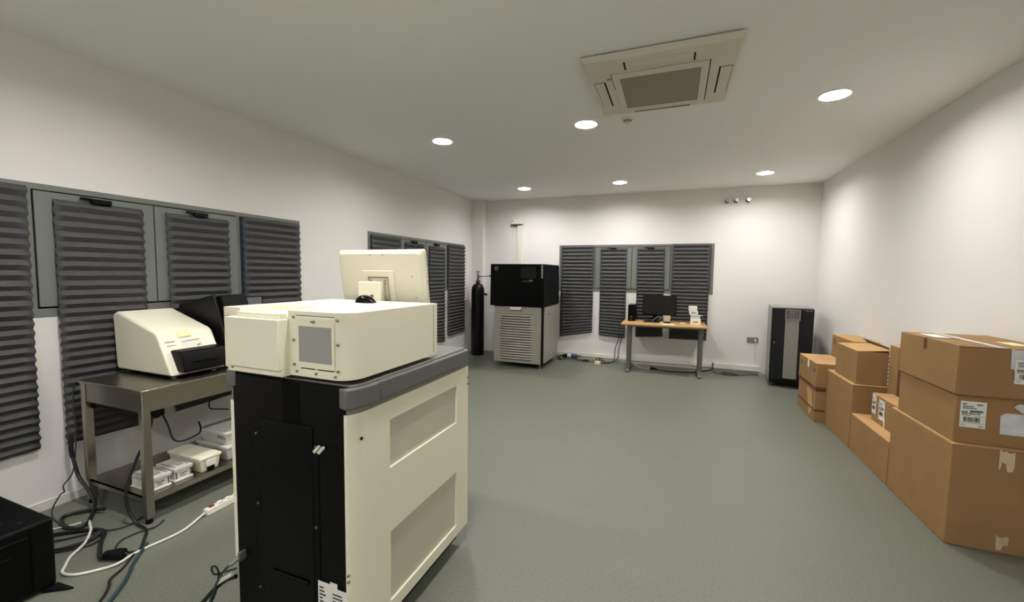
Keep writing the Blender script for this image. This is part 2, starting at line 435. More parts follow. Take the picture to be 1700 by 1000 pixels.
MB().box(gx0 + .04, gx1 - .04, gy0 + .055, gy1 - .04, zf - .006, zf - .001).build('intake_grille', M['perf2'], t)
mb = MB(); mb.box(gx0 - .006, gx0 - .002, gy0, gy0 + .24, zf - .002, zf); mb.box(gx1 + .002, gx1 + .007, gy0, gy1, zf - .002, zf); mb.box(-.34, .07, gy0 - .05, gy0 - .046, zf - .002, zf)
mb.build('panel_gap', M['gasket'], t)
for f in ((-.565, -.49, 3.0, 3.425), (.222, .30, 3.02, 3.425), (-.345, .065, 3.595, 3.618), (-.34, .07, 2.765, 2.852)):
    fx0, fx1, fy0, fy1 = f
    mb = MB(); mb.box(fx0, fx1, fy0, fy1, zf - .0015, zf + .002)
    sl = mb.build('outlet_slot', M['gasket'] if fy0 > 2.9 else M['acw'], t)
    e0, e1 = (.003, .010) if fx0 < -.4 else ((.010, .003) if fx0 > .2 else (.004, .004))
    f0, f1 = (.003, .003) if fy1 - fy0 > .1 else (.008, .001)
    MB().box(fx0 + e0, fx1 - e1, fy0 + f0, fy1 - f1, zf - .003, zf - .001).build('air_flap', M['acw'], sl)
for q in ((-.345, -.335, 2.762, 2.86), (.065, .075, 2.78, 2.87)): MB().box(*q, zf - .004, zf).build('panel_clip', M['gasket'], t)
MB().box(-.475, -.448, 2.955, 2.972, zf - .004, zf).build('indicator', M['trimg'], t)

t = thing('smoke_detector', 'small white smoke detector on the ceiling beside the air conditioner corner', 'smoke detector', (-.43, 3.87, H))
MB().lathe([(.044, 0), (.044, -.01), (.038, -.016)], (-.43, 3.87, H)).build('base_plate', M['acw'], t)
MB().lathe([(.028, -.016), (.028, -.026), (.018, -.036), (.008, -.038)], (-.43, 3.87, H)).build('sensor_dome', M['acw'], t)
mb = MB()
for k in range(8):
    a = 2 * PI * k / 8; mb.box(-.43 + .028 * math.cos(a) - .005, -.43 + .028 * math.cos(a) + .005, 3.87 + .028 * math.sin(a) - .005, 3.87 + .028 * math.sin(a) + .005, H - .025, H - .018)
mb.build('vent_slot', M['gasket'], t)

for i, (x, lb) in enumerate(((.735, 'short capped pipe stub high on the far wall, nearest the window blinds'), (.857, 'short capped pipe stub high on the far wall, middle one of three'), (1.02, 'short capped pipe stub high on the far wall, the one nearest the corner'))):
    z = 2.682
    t = thing('pipe_stub', lb, 'pipe stub', (x, YB, z), 'capped pipe stubs high on the far wall')
    MB().cyl((x, YB, z), (x, YB - .012, z), .036, mi=0).build('wall_rose', M['greyp'], t)
    MB().cyl((x, YB - .012, z), (x, YB - .07, z), .025).cyl((x, YB - .07, z), (x, YB - .085, z), .029).build('pipe_cap', M['dsteel'], t, bevel=.002)

t = thing('wall_conduit', 'white vertical conduit on the far wall rising behind the black and silver cabinet', 'conduit', (-2.7, 7.35, .1))
MB().box(-2.745, -2.66, 7.30, 7.35, .1, 2.41).build('conduit_channel', M['trim'], t, bevel=.004)
t = thing('junction_box', 'small white box high on the far wall at the top of the conduit', 'junction box', (-2.75, 7.35, 2.40))
MB().box(-2.86, -2.64, 7.27, 7.35, 2.425, 2.51).build('box_cover', M['trim'], t, bevel=.006)
mb = MB(); mb.box(-2.87, -2.66, 7.28, 7.35, 2.412, 2.425); mb.build('mounting_strip', M['dsteel'], t)
MB().box(-2.845, -2.815, 7.267, 7.271, 2.475, 2.495).build('indicator', M['trimg'], t)

t = thing('wall_outlet', 'grey double power outlet on the far wall beside the tall dark power unit', 'power outlet', (1.172, YB, .49))
MB().box(1.095, 1.25, YB - .014, YB, .49, .57).build('cover_plate', M['greyp'], t, bevel=.004)
for cx in (1.135, 1.21):
    s_ = MB().cyl((cx, YB - .013, .53), (cx, YB - .017, .53), .024).build('socket', M['trimg'], t)
    MB().box(cx - .012, cx - .006, YB - .0185, YB - .0165, .527, .533).box(cx + .006, cx + .012, YB - .0185, YB - .0165, .527, .533).build('pin_hole', M['gasket'], s_)
mb = MB(); mb.cyl((1.21, YB - .016, .53), (1.21, YB - .045, .53), .016, n=16); mb.tube([(1.21, YB - .045, .53), (1.212, YB - .05, .49), (1.208, YB - .03, .36), (1.212, YB - .03, .22), (1.235, YB - .035, .13), (1.25, YB - .05, .128)], .005)
single(mb, 'outlet_cable', M['cablew'], 'thin white cord dropping from the grey outlet to the cable duct', 'cord', (1.24, YB - .05, .128))

# ------------------------------------------------------------------ the white laboratory machine
MX0, MX1, MYB, MYF = -1.712, -1.05, 1.15, 2.045
t = thing('laboratory_analyzer', 'big white and black floor standing laboratory machine with dark grey bumper', 'laboratory machine', (-1.38, 1.6, 0))
def arc(mirror=False, off=0.0):
    """outer line of a side from the back corner to the front corner"""
    A_, B_ = .045 + off, .1188 + off
    p = []
    for k in range(9):
        f = math.radians(67.8 * (1 - k / 8)); p.append((-1.095 + A_ * math.cos(f), 1.26 - B_ * math.sin(f)))
    return [(-2.762 - x, y) if mirror else (x, y) for x, y in p]
mb = MB(); mb.prism([(-1.67, 1.152), (-1.092, 1.152), (-1.07, 1.19), (-1.07, 2.03), (-1.692, 2.03), (-1.692, 1.19)], 'z', .10, 1.10)
body = mb.build('body', M['blkmatt'], t, bevel=.004)
mb = MB(); mb.prism([(-1.63, 1.20), (-1.13, 1.20), (-1.09, 1.25), (-1.09, 1.99), (-1.67, 1.99), (-1.67, 1.25)], 'z', .03, .10)
mb.build('plinth', M['blk'], t)
for cx, cy in ((-1.6, 1.27), (-1.16, 1.27), (-1.6, 1.92), (-1.16, 1.92)):
    MB().cyl((cx - .015, cy, .03), (cx + .015, cy, .03), .03, n=20).build('caster', M['blk'], t)
# service door on the black back, slot, screws, connectors, labels
y = 1.152
mb = MB(); mb.box(-1.395, -1.305, y - .0015, y + .01, .925, 1.095); mb.build('cable_slot', M['gasket'], t)
mb = MB(); mb.box(-1.515, -1.242, y - .006, y, .10, .935); mb.build('service_door', M['blkgloss'], t, bevel=.004)
mb = MB(); mb.box(-1.545, -1.215, y - .003, y, .12, .86); mb.build('door_recess', M['blkmatt'], t, bevel=.002)
mb = MB(); mb.box(-1.46, -1.27, y - .013, y - .006, .305, .325); mb.build('door_pull', M['blk'], t, bevel=.003)
for sx, sz in ((-1.535, .87), (-1.535, .58), (-1.535, .225), (-1.222, .865), (-1.228, .55), (-1.077, .40), (-1.077, .375), (-1.62, .335)):
    MB().cyl((sx, y - .008, sz), (sx, y, sz), .005, n=12).build('screw', M['brass'], t)
for sx in (-1.205, -1.184):
    c_ = MB().cyl((sx, y - .03, .857), (sx, y - .004, .868), .0065, n=14).build('connector', M['white'], t)
    MB().cyl((sx, y - .003, .868), (sx, y, .868), .011, n=14).build('connector_collar', M['blk'], c_)
mb = MB(); mb.box(-1.225, -1.165, y - .0045, y - .004, .20, .342); mb.box(-1.18, -1.08, y - .0035, y - .003, .20, .330); mb.box(-1.165, -1.13, y - .0050, y - .0046, .315, .352)
rnd = random.Random(3)
for k in range(7):
    z = .315 - k * .014
    mb.box(-1.218, -1.218 + rnd.uniform(.015, .04), y - .0052, y - .0047, z, z + .007, 1); mb.box(-1.155, -1.155 + rnd.uniform(.02, .065), y - .0042, y - .0036, z - .012, z - .006, 1)
mb.build('rating_label', [M['paper'], M['ink']], t)
# white side panels
SW = lambda u, w, z: (-1.05 + w, u, z)
mb = MB(SW)
mb.holed([1.26, 1.358, 1.915, MYF], [.095, .15, .452, .722, .922, 1.0], lambda i, j: not (i == 1 and j in (1, 3)), 0, -.022)
mb.T = None
a_ = arc(); inner = [(x - .022, y_ + .004) for x, y_ in a_]
mb.prism(a_ + inner[::-1], 'z', .095, 1.0)
sp = mb.build('side_panel', M['cream'], t)
for z0, z1 in ((.15, .452), (.722, .922)):
    MB().box(-1.072, -1.060, 1.350, 1.923, z0 - .006, z1 + .006).build('inset_panel', M['cream2'], sp)
MB().cyl((-1.0545, 1.196, .905), (-1.049, 1.197, .905), .006, n=14).build('keyhole', M['blk'], sp)
mb = MB(); mb.box(-1.056, -1.046, MYF - .014, MYF + .004, .935, .942); mb.box(-1.056, -1.046, MYF - .014, MYF + .004, .90, .907); mb.build('latch', M['dsteel'], sp)
mb = MB(); am = arc(True); inm = [(x + .03, y_ + .004) for x, y_ in am]
mb.prism(am + inm[::-1], 'z', .31, .985); mb.prism([(x + .006, y_ + .01) for x, y_ in am] + inm[::-1], 'z', .17, .30)
mb.box(-1.712, -1.69, 1.26, MYF, .17, .985)
mb.build('side_panel', M['cream'], t, bevel=.0025)
# trim below the bumper, bumper and its ends, the grey deck
def side_strip(mb, off, z0, z1, th, y0=None, y1=MYF, mirror=False):
    a_ = arc(mirror, off); s_ = -1 if mirror else 1
    xo = a_[-1][0]
    if y0 is None:
        mb.prism(a_ + [(x - s_ * th, y_ + .012) for x, y_ in a_][::-1], 'z', z0, z1); y0 = 1.26
    mb.box(min(xo, xo - s_ * th), max(xo, xo - s_ * th), y0, y1, z0, z1)
for mir in (False, True):
    mb = MB(); side_strip(mb, -.006, .985 if mir else .998, 1.03, .02, mirror=mir); mb.build('lower_trim', M['trimg'], t)
mb = MB(); xo = MX1 + .012
mb.prism([(xo, 1.292), (xo, MYF - .03), (xo - .008, MYF - .008), (xo - .03, MYF + .002), (-2.762 - xo + .03, MYF + .002), (-2.762 - xo + .008, MYF - .008), (-2.762 - xo, MYF - .03), (-2.762 - xo, 1.292),
          (-2.762 - xo + .04, 1.292), (-2.762 - xo + .04, MYF - .05), (xo - .04, MYF - .05), (xo - .04, 1.292)], 'z', 1.022, 1.098)
mb.build('bumper', M['bump'], t, bevel=.006)
for mir in (False, True):
    mb = MB(); a_ = arc(mir, .012); s_ = -1 if mir else 1
    a_ = a_ + [(a_[-1][0], 1.289)]
    mb.prism(a_ + [(x - s_ * .04, y_ + .012 if i < 9 else y_) for i, (x, y_) in enumerate(a_)][::-1], 'z', 1.022 if not mir else 1.045, 1.098 if not mir else 1.118)
    mb.build('bumper_end', M['bump'], t, bevel=.006)
mb = MB(); mb.prism([(-1.69, 1.17), (-1.075, 1.17), (-1.058, 1.22), (-1.058, MYF - .03), (-1.08, MYF - .008), (-1.682, MYF - .008), (-1.704, MYF - .03), (-1.704, 1.2)], 'z', 1.088, 1.106)
mb.build('deck', M['deck'], t, bevel=.003)
# upper white housing
R = .075
corner = [(-1.06 - R + R * math.sin(k * PI / 16), 1.15 + R - R * math.cos(k * PI / 16)) for k in range(9)]
HY = 1.735
mb = MB()
mb.prism([(-1.352, 1.15)] + corner + [(-1.06, HY), (-1.705, HY), (-1.705, 1.15)], 'z', 1.124, 1.345)
mb.prism([(-1.352, 1.15)] + corner + [(-1.06, HY), (-1.705, HY), (-1.705, 1.15), (-1.61, 1.15), (-1.61, 1.33), (-1.352, 1.33)], 'z', 1.3452, 1.37)
mb.box(-1.0605, -1.0592, 1.702, 1.706, 1.135, 1.362, 1)
mb.box(-1.692, -1.682, 1.1485, 1.151, 1.165, 1.31, 1); mb.box(-1.70, -1.674, 1.1485, 1.151, 1.333, 1.335, 1)
mb.build('upper_housing', [M['cream'], M['trimg']], t, bevel=.003)
mb = MB(); mb.box(-1.628, -1.348, 1.103, 1.152, 1.146, 1.338); 
hb = mb.build('projecting_box', M['cream'], t, bevel=.003)
mb = MB(); mb.box(-1.585, -1.357, 1.122, 1.151, 1.338, 1.358); mb.build('box_rim', M['cream'], hb, bevel=.002)
mb = MB(); mb.box(-1.64, -1.345, 1.115, 1.152, 1.122, 1.146); mb.build('box_ledge', M['cream'], hb, bevel=.002)
MB().cyl((-1.612, 1.111, 1.137), (-1.612, 1.116, 1.137), .004, n=10).build('screw', M['brass'], hb)
mb = MB(); mb.box(-1.309, -1.125, 1.146, 1.1505, 1.160, 1.350); 
mb.box(-1.309, -1.125, 1.1492, 1.1502, 1.352, 1.3545, 1); mb.box(-1.29, -1.22, 1.1492, 1.1502, 1.1545, 1.158, 1); mb.box(-1.21, -1.13, 1.1492, 1.1502, 1.1545, 1.158, 1)
fd = mb.build('filter_door', [M['cream'], M['gasket']], t, bevel=.0015)
MB().box(-1.293, -1.138, 1.1445, 1.1462, 1.182, 1.315).build('filter_grille', M['perf'], fd)
MB().cyl((-1.219, 1.142, 1.333), (-1.219, 1.146, 1.333), .006, n=14).cyl((-1.229, 1.142, 1.333), (-1.229, 1.146, 1.333), .004, n=12).build('door_lock', M['brass'], fd)
for sx, sz in ((-1.322, 1.346), (-1.322, 1.26), (-1.322, 1.168), (-1.112, 1.343), (-1.112, 1.255), (-1.112, 1.158), (-1.31, 1.142), (-1.215, 1.14), (-1.125, 1.138)):
    MB().cyl((sx, 1.1455, sz), (sx, 1.1505, sz), .005, n=12).build('screw', M['brass'], t)

# monitor of the machine (mounted on its deck) and the mouse on top
t2 = thing('white_monitor', 'white flat monitor seen from behind, mounted on the white laboratory machine', 'monitor', (-1.44, 1.83, 1.106))
def tilt(u, w, z):                      # u across, w towards the camera, z up from the monitor's lower edge
    a = math.radians(8.5)
    return (-1.441 + u, 1.862 - w * math.cos(a) - z * math.sin(a), 1.255 + z * math.cos(a) - w * math.sin(a))
hw = .272
mb = MB(tilt); pts = rrect(-hw, hw, 0, .385, .014)
ptsi = rrect(-hw + .02, hw - .02, .02, .365, .02)
n = len(pts)
mb.add([(p[0], 0, p[1]) for p in pts] + [(p[0], .018, p[1]) for p in pts] + [(p[0], .034, p[1]) for p in ptsi],
       [list(range(n))[::-1], [2 * n + i for i in range(n)]] + [(i, (i + 1) % n, n + (i + 1) % n, n + i) for i in range(n)] + [(n + i, n + (i + 1) % n, 2 * n + (i + 1) % n, 2 * n + i) for i in range(n)])
mb.build('housing', M['cream3'], t2, ang=25)
mb = MB(tilt); mb.holed([-.11, -.075, .055, .09], [.07, .105, .245, .28], lambda i, j: not (i == 1 and j == 1), .042, .034); mb.build('mount_surround', M['cream3'], t2, bevel=.01, seg=3)
mb = MB(tilt); mb.box(-.069, .049, .034, .0375, .111, .239); vp = mb.build('mount_plate', M['cream3'], t2, bevel=.002)
mb = MB(tilt); mb.box(-.0735, .0535, .0342, .0352, .1065, .2435); mb.build('mount_gap', M['trimg'], t2)
for px, pz in ((-.055, .226), (.035, .226), (.035, .124), (-.055, .124), (.03, .21)):
    MB(tilt).cyl((px, .0375, pz), (px, .041, pz), .0045, n=12).build('screw', M['brass'], vp)
for px, pz in ((-.05, .36), (.03, .36), (.2, .25), (.215, .14), (-.22, .03)):
    MB(tilt).cyl((px, .0335, pz), (px, .0352, pz), .004, n=10).build('screw_cover', M['trimg'], t2)
for k in range(4):
    MB(tilt).box(hw - .001, hw + .0035, .004, .012, .23 + k * .018, .24 + k * .018).build('button', M['white'], t2)
mb = MB(tilt); mb.box(-hw + .018, hw - .018, -.0015, .001, .025, .365); mb.build('screen', M['screen'], t2)
mb = MB(); mb.box(-1.545, -1.40, 1.742, 1.772, 1.106, 1.468); mb.box(-1.52, -1.42, 1.77, 1.805, 1.36, 1.46); mb.build('stand_column', M['cream3'], t2, bevel=.008)

t3 = thing('computer_mouse', 'black computer mouse lying on top of the white laboratory machine', 'computer mouse', (-1.372, 1.6, 1.37))
mb = MB(); nu, nv = 16, 10; vs = []
for i in range(nu + 1):
    u = i / nu
    for j in range(nv + 1):
        a = PI * j / nv; wd = .031 * (math.sin(PI * min(max(u, .03), .97)) ** .45)
        hh = .037 * (math.sin(PI * (u ** .8 * .94 + .03)) ** .7)
        vs.append((-1.372 - .056 + .112 * u, 1.6 + wd * math.cos(a), 1.3705 + hh * math.sin(a) ** .8))
mb.add(vs, [(i * (nv + 1) + j, (i + 1) * (nv + 1) + j, (i + 1) * (nv + 1) + j + 1, i * (nv + 1) + j + 1) for i in range(nu) for j in range(nv)])
mb.build('mouse_shell', M['blkgloss'], t3, ang=60)
MB().cyl((-1.335, 1.596, 1.403), (-1.335, 1.604, 1.403), .008, n=14).build('scroll_wheel', M['bump'], t3)

# network cables plugged into the machine's back corner
y = 1.15
t4 = thing('data_cable', 'grey plug and thin dark cable leaving the back of the white laboratory machine', 'cable', (-1.62, 1.12, .3))
MB().box(-1.626, -1.615, 1.118, 1.149, .325, .362).build('plug', M['bump'], t4, bevel=.002)
MB().cyl((-1.62, 1.12, .34), (-1.634, 1.09, .325), .007, n=12).build('strain_relief', M['greyp'], t4)
MB().tube([(-1.63, 1.10, .33), (-1.66, 1.085, .30), (-1.72, 1.09, .22), (-1.78, 1.09, .1), (-1.84, 1.07, .02), (-1.90, 1.02, .006), (-1.93, .9, .006)], .005, mi=0).build('cable_run', M['cableb'], t4)
t4 = thing('loop_cable', 'thin looped black wire beside the plug of the white laboratory machine', 'cable', (-1.7, 1.12, .3))
MB().tube([(-1.66, 1.135, .275), (-1.70, 1.11, .265), (-1.745, 1.10, .25), (-1.76, 1.10, .275), (-1.73, 1.10, .285), (-1.72, 1.10, .24), (-1.79, 1.11, .10), (-1.87, 1.06, .012), (-1.97, .98, .006)], .004).build('cable_run', M['cable'], t4)
t4 = thing('power_lead', 'thick black lead with a white sleeve at the back of the white laboratory machine', 'cable', (-1.7, 1.1, .2))
MB().tube([(-1.655, 1.13, .245), (-1.70, 1.115, .225), (-1.76, 1.10, .17), (-1.85, 1.08, .07), (-1.92, 1.03, .012), (-2.0, .95, .010)], .009).build('cable_run', M['cable'], t4)
MB().tube([(-1.66, 1.118, .262), (-1.69, 1.105, .243), (-1.72, 1.095, .222)], .008).build('sleeve', M['cablew'], t4)

# ------------------------------------------------------------------ steel table with what stands on it
t = thing('steel_table', 'stainless steel work table with a lower shelf under the window', 'table', (-3.17, 2.1, 0))
TX0, TX1, TY0, TY1, TZ = -3.50, -2.85, 1.43, 2.90, .81
MB().box(TX0, TX1, TY0, TY1, TZ - .022, TZ).build('tabletop', M['steel'], t, bevel=.004)
mb = MB(); mb.box(TX0 + .02, TX1 - .012, TY0 + .012, TY0 + .02, .675, TZ - .02); mb.box(TX1 - .02, TX1 - .012, TY0 + .012, TY1 - .012, .675, TZ - .02)
mb.box(TX0 + .012, TX1 - .012, TY1 - .02, TY1 - .012, .675, TZ - .02); mb.box(TX0 + .012, TX0 + .02, TY0 + .012, TY1 - .012, .675, TZ - .02); mb.build('apron', M['steel'], t)
for lx in (TX0 + .005, TX1 - .047):
    for ly in (TY0 + .005, TY1 - .047):
        lg = MB().box(lx, lx + .042, ly, ly + .042, .03, TZ - .02).build('leg', M['steel'], t, bevel=.003)
        MB().cyl((lx + .021, ly + .021, 0), (lx + .021, ly + .021, .032), .017, .019, n=16).build('leg_foot', M['blk'], lg)
mb = MB(); mb.box(TX0 + .012, TX1 - .012, TY0 + .012, TY1 - .012, .153, .163); mb.box(TX1 - .016, TX1 - .011, TY0 + .012, TY1 - .012, .128, .163); mb.box(TX0 + .012, TX1 - .012, TY0 + .012, TY0 + .017, .128, .163)
mb.build('lower_shelf', M['steel'], t)

t = thing('benchtop_scanner', 'white benchtop instrument with a sloping front and black door on the steel table', 'laboratory instrument', (-3.25, 1.83, TZ))
x0, y0, y1 = -3.555, 1.655, 2.0
prof = [(-3.54, .832), (-3.555, .85), (-3.575, 1.19), (-3.565, 1.213), (-3.53, 1.226), (-3.13, 1.108), (-3.10, 1.09), (-2.965, .832)]
mb = MB(); mb.prism(prof, 'y', y0, y1); sb = mb.build('shell', M['cream'], t, bevel=.012, seg=3)
# local frame of the sloping front: s runs down the slope, w outwards
p0, p1 = Vector((-3.10, 0, 1.09)), Vector((-2.965, 0, .832)); dv = (p1 - p0).normalized(); nv_ = Vector((-dv.z, 0, dv.x))
if nv_.x < 0: nv_ = -nv_
def slope(u, w, s_):
    q = p0 + dv * s_ + nv_ * w; return (q.x, u, q.z)
mb = MB(); mb.prism([(-3.09, .985), (-3.0, .992), (-2.94, .985), (-2.925, .96), (-2.905, .862), (-2.918, .852), (-3.0, .852)], 'y', 1.70, 1.985)
dr = mb.build('loading_door', M['blkmatt'], t, bevel=.010, seg=3)
MB().box(-2.915, -2.903, 1.76, 1.92, .915, .921).build('door_handle', M['blk'], dr, bevel=.002)
mb = MB(slope)
for k, hgt in enumerate((.010, .010, .011, .013, .008, .008, .010, .008, .008)):
    u = 1.685 + k * .0066
    mb.box(u, u + .0022, .0012, .002, .062 - hgt, .062)
    if k % 2 == 0: mb.box(u, u + .005, .0012, .002, .062 - hgt, .062 - hgt + .0025)
    else: mb.box(u, u + .005, .0012, .002, .0595, .062)
mb.build('lettering', M['ink'], sb)
MB(slope).box(1.688, 1.745, .001, .002, .082, .086).build('lettering_line', M['trimg'], sb)
for nm, u0, u1, s0, s1, m_ in (('fault_note', 1.775, 1.90, .05, .145, 'noteoff'), ('sticker', 1.765, 1.845, -.01, .03, 'yellow')):
    mb = MB(slope); mb.add([(u0, .002, s0), (u1, .002, s0 - .004), (u1 + .004, .007, s1), (u0 + .006, .003, s1 + .004)], [(0, 1, 2, 3)])
    if nm == 'fault_note':
        mb.add([(u0 + .01, .0045, s0 + .014), (u1 - .01, .0045, s0 + .008), (u1 - .01, .0046, s0 + .012), (u0 + .01, .0046, s0 + .018)], [(0, 1, 2, 3)], 1)
        mb.add([(u1 - .035, .0066, s0 + .05), (u1 - .012, .0066, s0 + .044), (u1 - .012, .0067, s0 + .054), (u1 - .035, .0067, s0 + .06)], [(0, 1, 2, 3)], 1)
    mb.build(nm, [M[m_], M['trimg']], sb, merge=False)
for fx in (-3.5, -3.02):
    for fy in (1.70, 1.95):
        MB().cyl((fx, fy, TZ), (fx, fy, .836), .016, n=16).build('foot', M['brass'], t)
mb = MB(); mb.box(-3.53, -2.985, 1.67, 1.985, .822, .834); mb.build('base_plate', M['blk'], t)

t = thing('equipment_case', 'black wedge shaped equipment case behind the white benchtop instrument', 'equipment case', (-3.25, 2.15, TZ))
MB().prism([(-3.545, TZ), (-3.55, 1.25), (-3.15, 1.336), (-2.96, TZ)], 'y', 2.05, 2.075).build('side_cover', M['black2'], t, bevel=.006)
MB().prism([(-3.54, TZ), (-3.545, 1.24), (-3.12, 1.332), (-3.095, 1.325), (-2.94, .84), (-2.94, TZ)], 'y', 2.075, 2.27).build('case_body', M['blk'], t, bevel=.01, seg=3)
t = thing('grey_display', 'dark framed display with a grey screen behind the white laboratory machine', 'monitor', (-3.42, 2.5, TZ))
MB().box(-3.46, -3.435, 2.30, 2.67, .92, 1.292).build('display_frame', M['blk'], t, bevel=.006)
MB().box(-3.436, -3.433, 2.316, 2.655, .95, 1.281).build('screen', M['screeng'], t)
mb = MB(); mb.box(-3.475, -3.455, 2.45, 2.52, .82, 1.05); mb.box(-3.49, -3.36, 2.38, 2.6, TZ, .822); mb.build('display_stand', M['blk'], t, bevel=.004)

# boxes on the lower shelf
GS = 'white lidded boxes on the shelf of the steel table'
def tip_box(x0, x1, y0, y1, h, label):
    z = .163
    t = thing('pipette_tip_box', label, 'storage box', ((x0 + x1) / 2, (y0 + y1) / 2, z), GS)
    mb = MB(); mb.box(x0 + .008, x1 - .008, y0 + .006, y1 - .006, z, z + h * .72); mb.box(x0, x1, y0, y1, z, z + .012); mb.build('box_body', M['white'], t, bevel=.003)
    mb = MB(); mb.box(x0, x1, y0, y1, z + h * .72, z + h); ld = mb.build('lid', M['bin'], t, bevel=.004)
    mb = MB(); cx, cy = (x0 + x1) / 2, (y0 + y1) / 2
    mb.box(x0 + .02, x1 - .02, y0 + .012, y0 + .02, z + h, z + h + .002); mb.box(x0 + .02, x1 - .02, y1 - .02, y1 - .012, z + h, z + h + .002); mb.box(x1 - .06, x1 - .04, cy - .01, cy + .02, z + h, z + h + .002)
    mb.build('lid_marking', M['upsgrey'], ld)
    mb = MB(); mb.box(x1 - .008, x1 - .006, cy - .035, cy + .035, z + .02, z + .055)
    mb.box(x1 - .0062, x1 - .0055, cy - .024, cy + .022, z + .042, z + .048, 1); mb.box(x1 - .0062, x1 - .0055, cy - .018, cy + .012, z + .028, z + .033, 1)
    mb.box(x1 - .0075, x1 - .003, cy - .044, cy - .04, z + .018, z + .06, 2); mb.box(x1 - .0075, x1 - .003, cy + .04, cy + .044, z + .018, z + .06, 2)
    mb.build('front_label', [M['paper'], M['ink'], M['ink']], t)
tip_box(-3.11, -2.905, 1.482, 1.60, .085, 'white lidded box on the table shelf, partly hidden by the near steel leg')
tip_box(-3.10, -2.905, 1.615, 1.725, .088, 'white lidded box on the table shelf, between the leg one and the chunky latched one')
t = thing('latched_box', 'chunky cream box with a notched front on the table shelf', 'storage box', (-3.03, 1.83, .163), GS)
mb = MB(); mb.hexa([(-3.20, 1.765, .163), (-2.89, 1.765, .163), (-2.89, 1.875, .163), (-3.20, 1.875, .163), (-3.21, 1.755, .245), (-2.88, 1.755, .245), (-2.88, 1.885, .245), (-3.21, 1.885, .245)]); mb.build('box_body', M['cream'], t, bevel=.006)
MB().box(-3.22, -2.872, 1.748, 1.892, .245, .268).build('lid', M['cream'], t, bevel=.008, seg=3)
MB().box(-2.893, -2.878, 1.80, 1.842, .165, .19).build('notch', M['gasket'], t)
MB().box(-2.884, -2.872, 1.79, 1.852, .197, .243).build('latch', M['white'], t, bevel=.003)
def tub(x0, x1, y0, y1, z, h, label, m):
    t = thing('storage_tub', label, 'storage box', ((x0 + x1) / 2, (y0 + y1) / 2, z), GS)
    mb = MB(); d = .012
    mb.hexa([(x0 + d, y0 + d, z), (x1 - d, y0 + d, z), (x1 - d, y1 - d, z), (x0 + d, y1 - d, z), (x0, y0, z + h - .02), (x1, y0, z + h - .02), (x1, y1, z + h - .02), (x0, y1, z + h - .02)]); mb.build('tub_body', m, t, bevel=.006)
    MB().box(x0 - .008, x1 + .008, y0 - .006, y1 + .006, z + h - .02, z + h).build('rim', m, t, bevel=.005)
    MB().box((x0 + x1) / 2 + .05, (x0 + x1) / 2 + .13, y0 - .004, y0 + .012, z + h - .052, z + h - .03).build('handle_slot', M['upsgrey'], t, bevel=.003)
tub(-3.22, -2.90, 1.945, 2.20, .163, .105, 'lower white tub at the back of the table shelf, under another tub', M['bin'])
tub(-3.20, -2.92, 1.955, 2.19, .268, .095, 'upper white tub stacked on another tub on the table shelf', M['bin'])

# tubes and cables hung under the table
t = thing('cable_tray', 'black tube with end caps hung beneath the top of the steel table', 'cable tube', (-3.15, 1.50, .62))
MB().cyl((-3.43, 1.49, .655), (-2.93, 1.53, .645), .026, n=20).build('tube', M['blk'], t)
MB().cyl((-2.95, 1.528, .645), (-2.90, 1.532, .644), .031, n=20).build('end_cap', M['blkgloss'], t)
MB().box(-3.48, -3.42, 1.46, 1.52, .625, .67).build('bracket', M['blkgloss'], t, bevel=.006)
MB().box(-2.91, -2.872, 1.505, 1.56, .63, .67).build('socket_end', M['blk'], t, bevel=.004)
Z = .006
def cable(name, label, m, pts, r, base=None, n=8):
    mb = MB(); mb.tube(pts, r, n=n); b_ = base or pts[-1]
    return single(mb, name, m, label, 'cable', b_)
cable('hanging_cable', 'black cable hanging from the table tube in front of the steel leg', M['cable'],
      [(-2.925, 1.52, .62), (-2.935, 1.50, .52), (-2.99, 1.46, .36), (-2.99, 1.405, .20), (-2.96, 1.40, .08), (-2.90, 1.41, .012), (-2.80, 1.40, .008), (-2.72, 1.35, .008), (-2.62, 1.28, .008)], .008)
cable('hanging_cable', 'black cable looping over the latched box on the table shelf', M['cable'],
      [(-2.88, 1.545, .645), (-2.89, 1.58, .56), (-2.98, 1.66, .42), (-3.02, 1.74, .375), (-3.05, 1.85, .375), (-3.10, 1.90, .39), (-3.16, 1.925, .42)], .006)
cable('hanging_cable', 'thin black wire hanging behind the storage tubs under the table', M['cable'],
      [(-3.45, 2.32, .70), (-3.46, 2.30, .6), (-3.48, 2.22, .48), (-3.47, 2.20, .40), (-3.42, 2.24, .385), (-3.36, 2.28, .38)], .005)
cable('thin_cable', 'thin dark wire running down the back leg of the steel table', M['cableg'],
      [(-3.49, 1.405, .80), (-3.50, 1.40, .66), (-3.48, 1.395, .45), (-3.47, 1.37, .25), (-3.49, 1.33, .17), (-3.46, 1.32, .14), (-3.50, 1.315, .11), (-3.53, 1.29, .03), (-3.45, 1.26, .006), (-3.35, 1.25, .006)], .004)
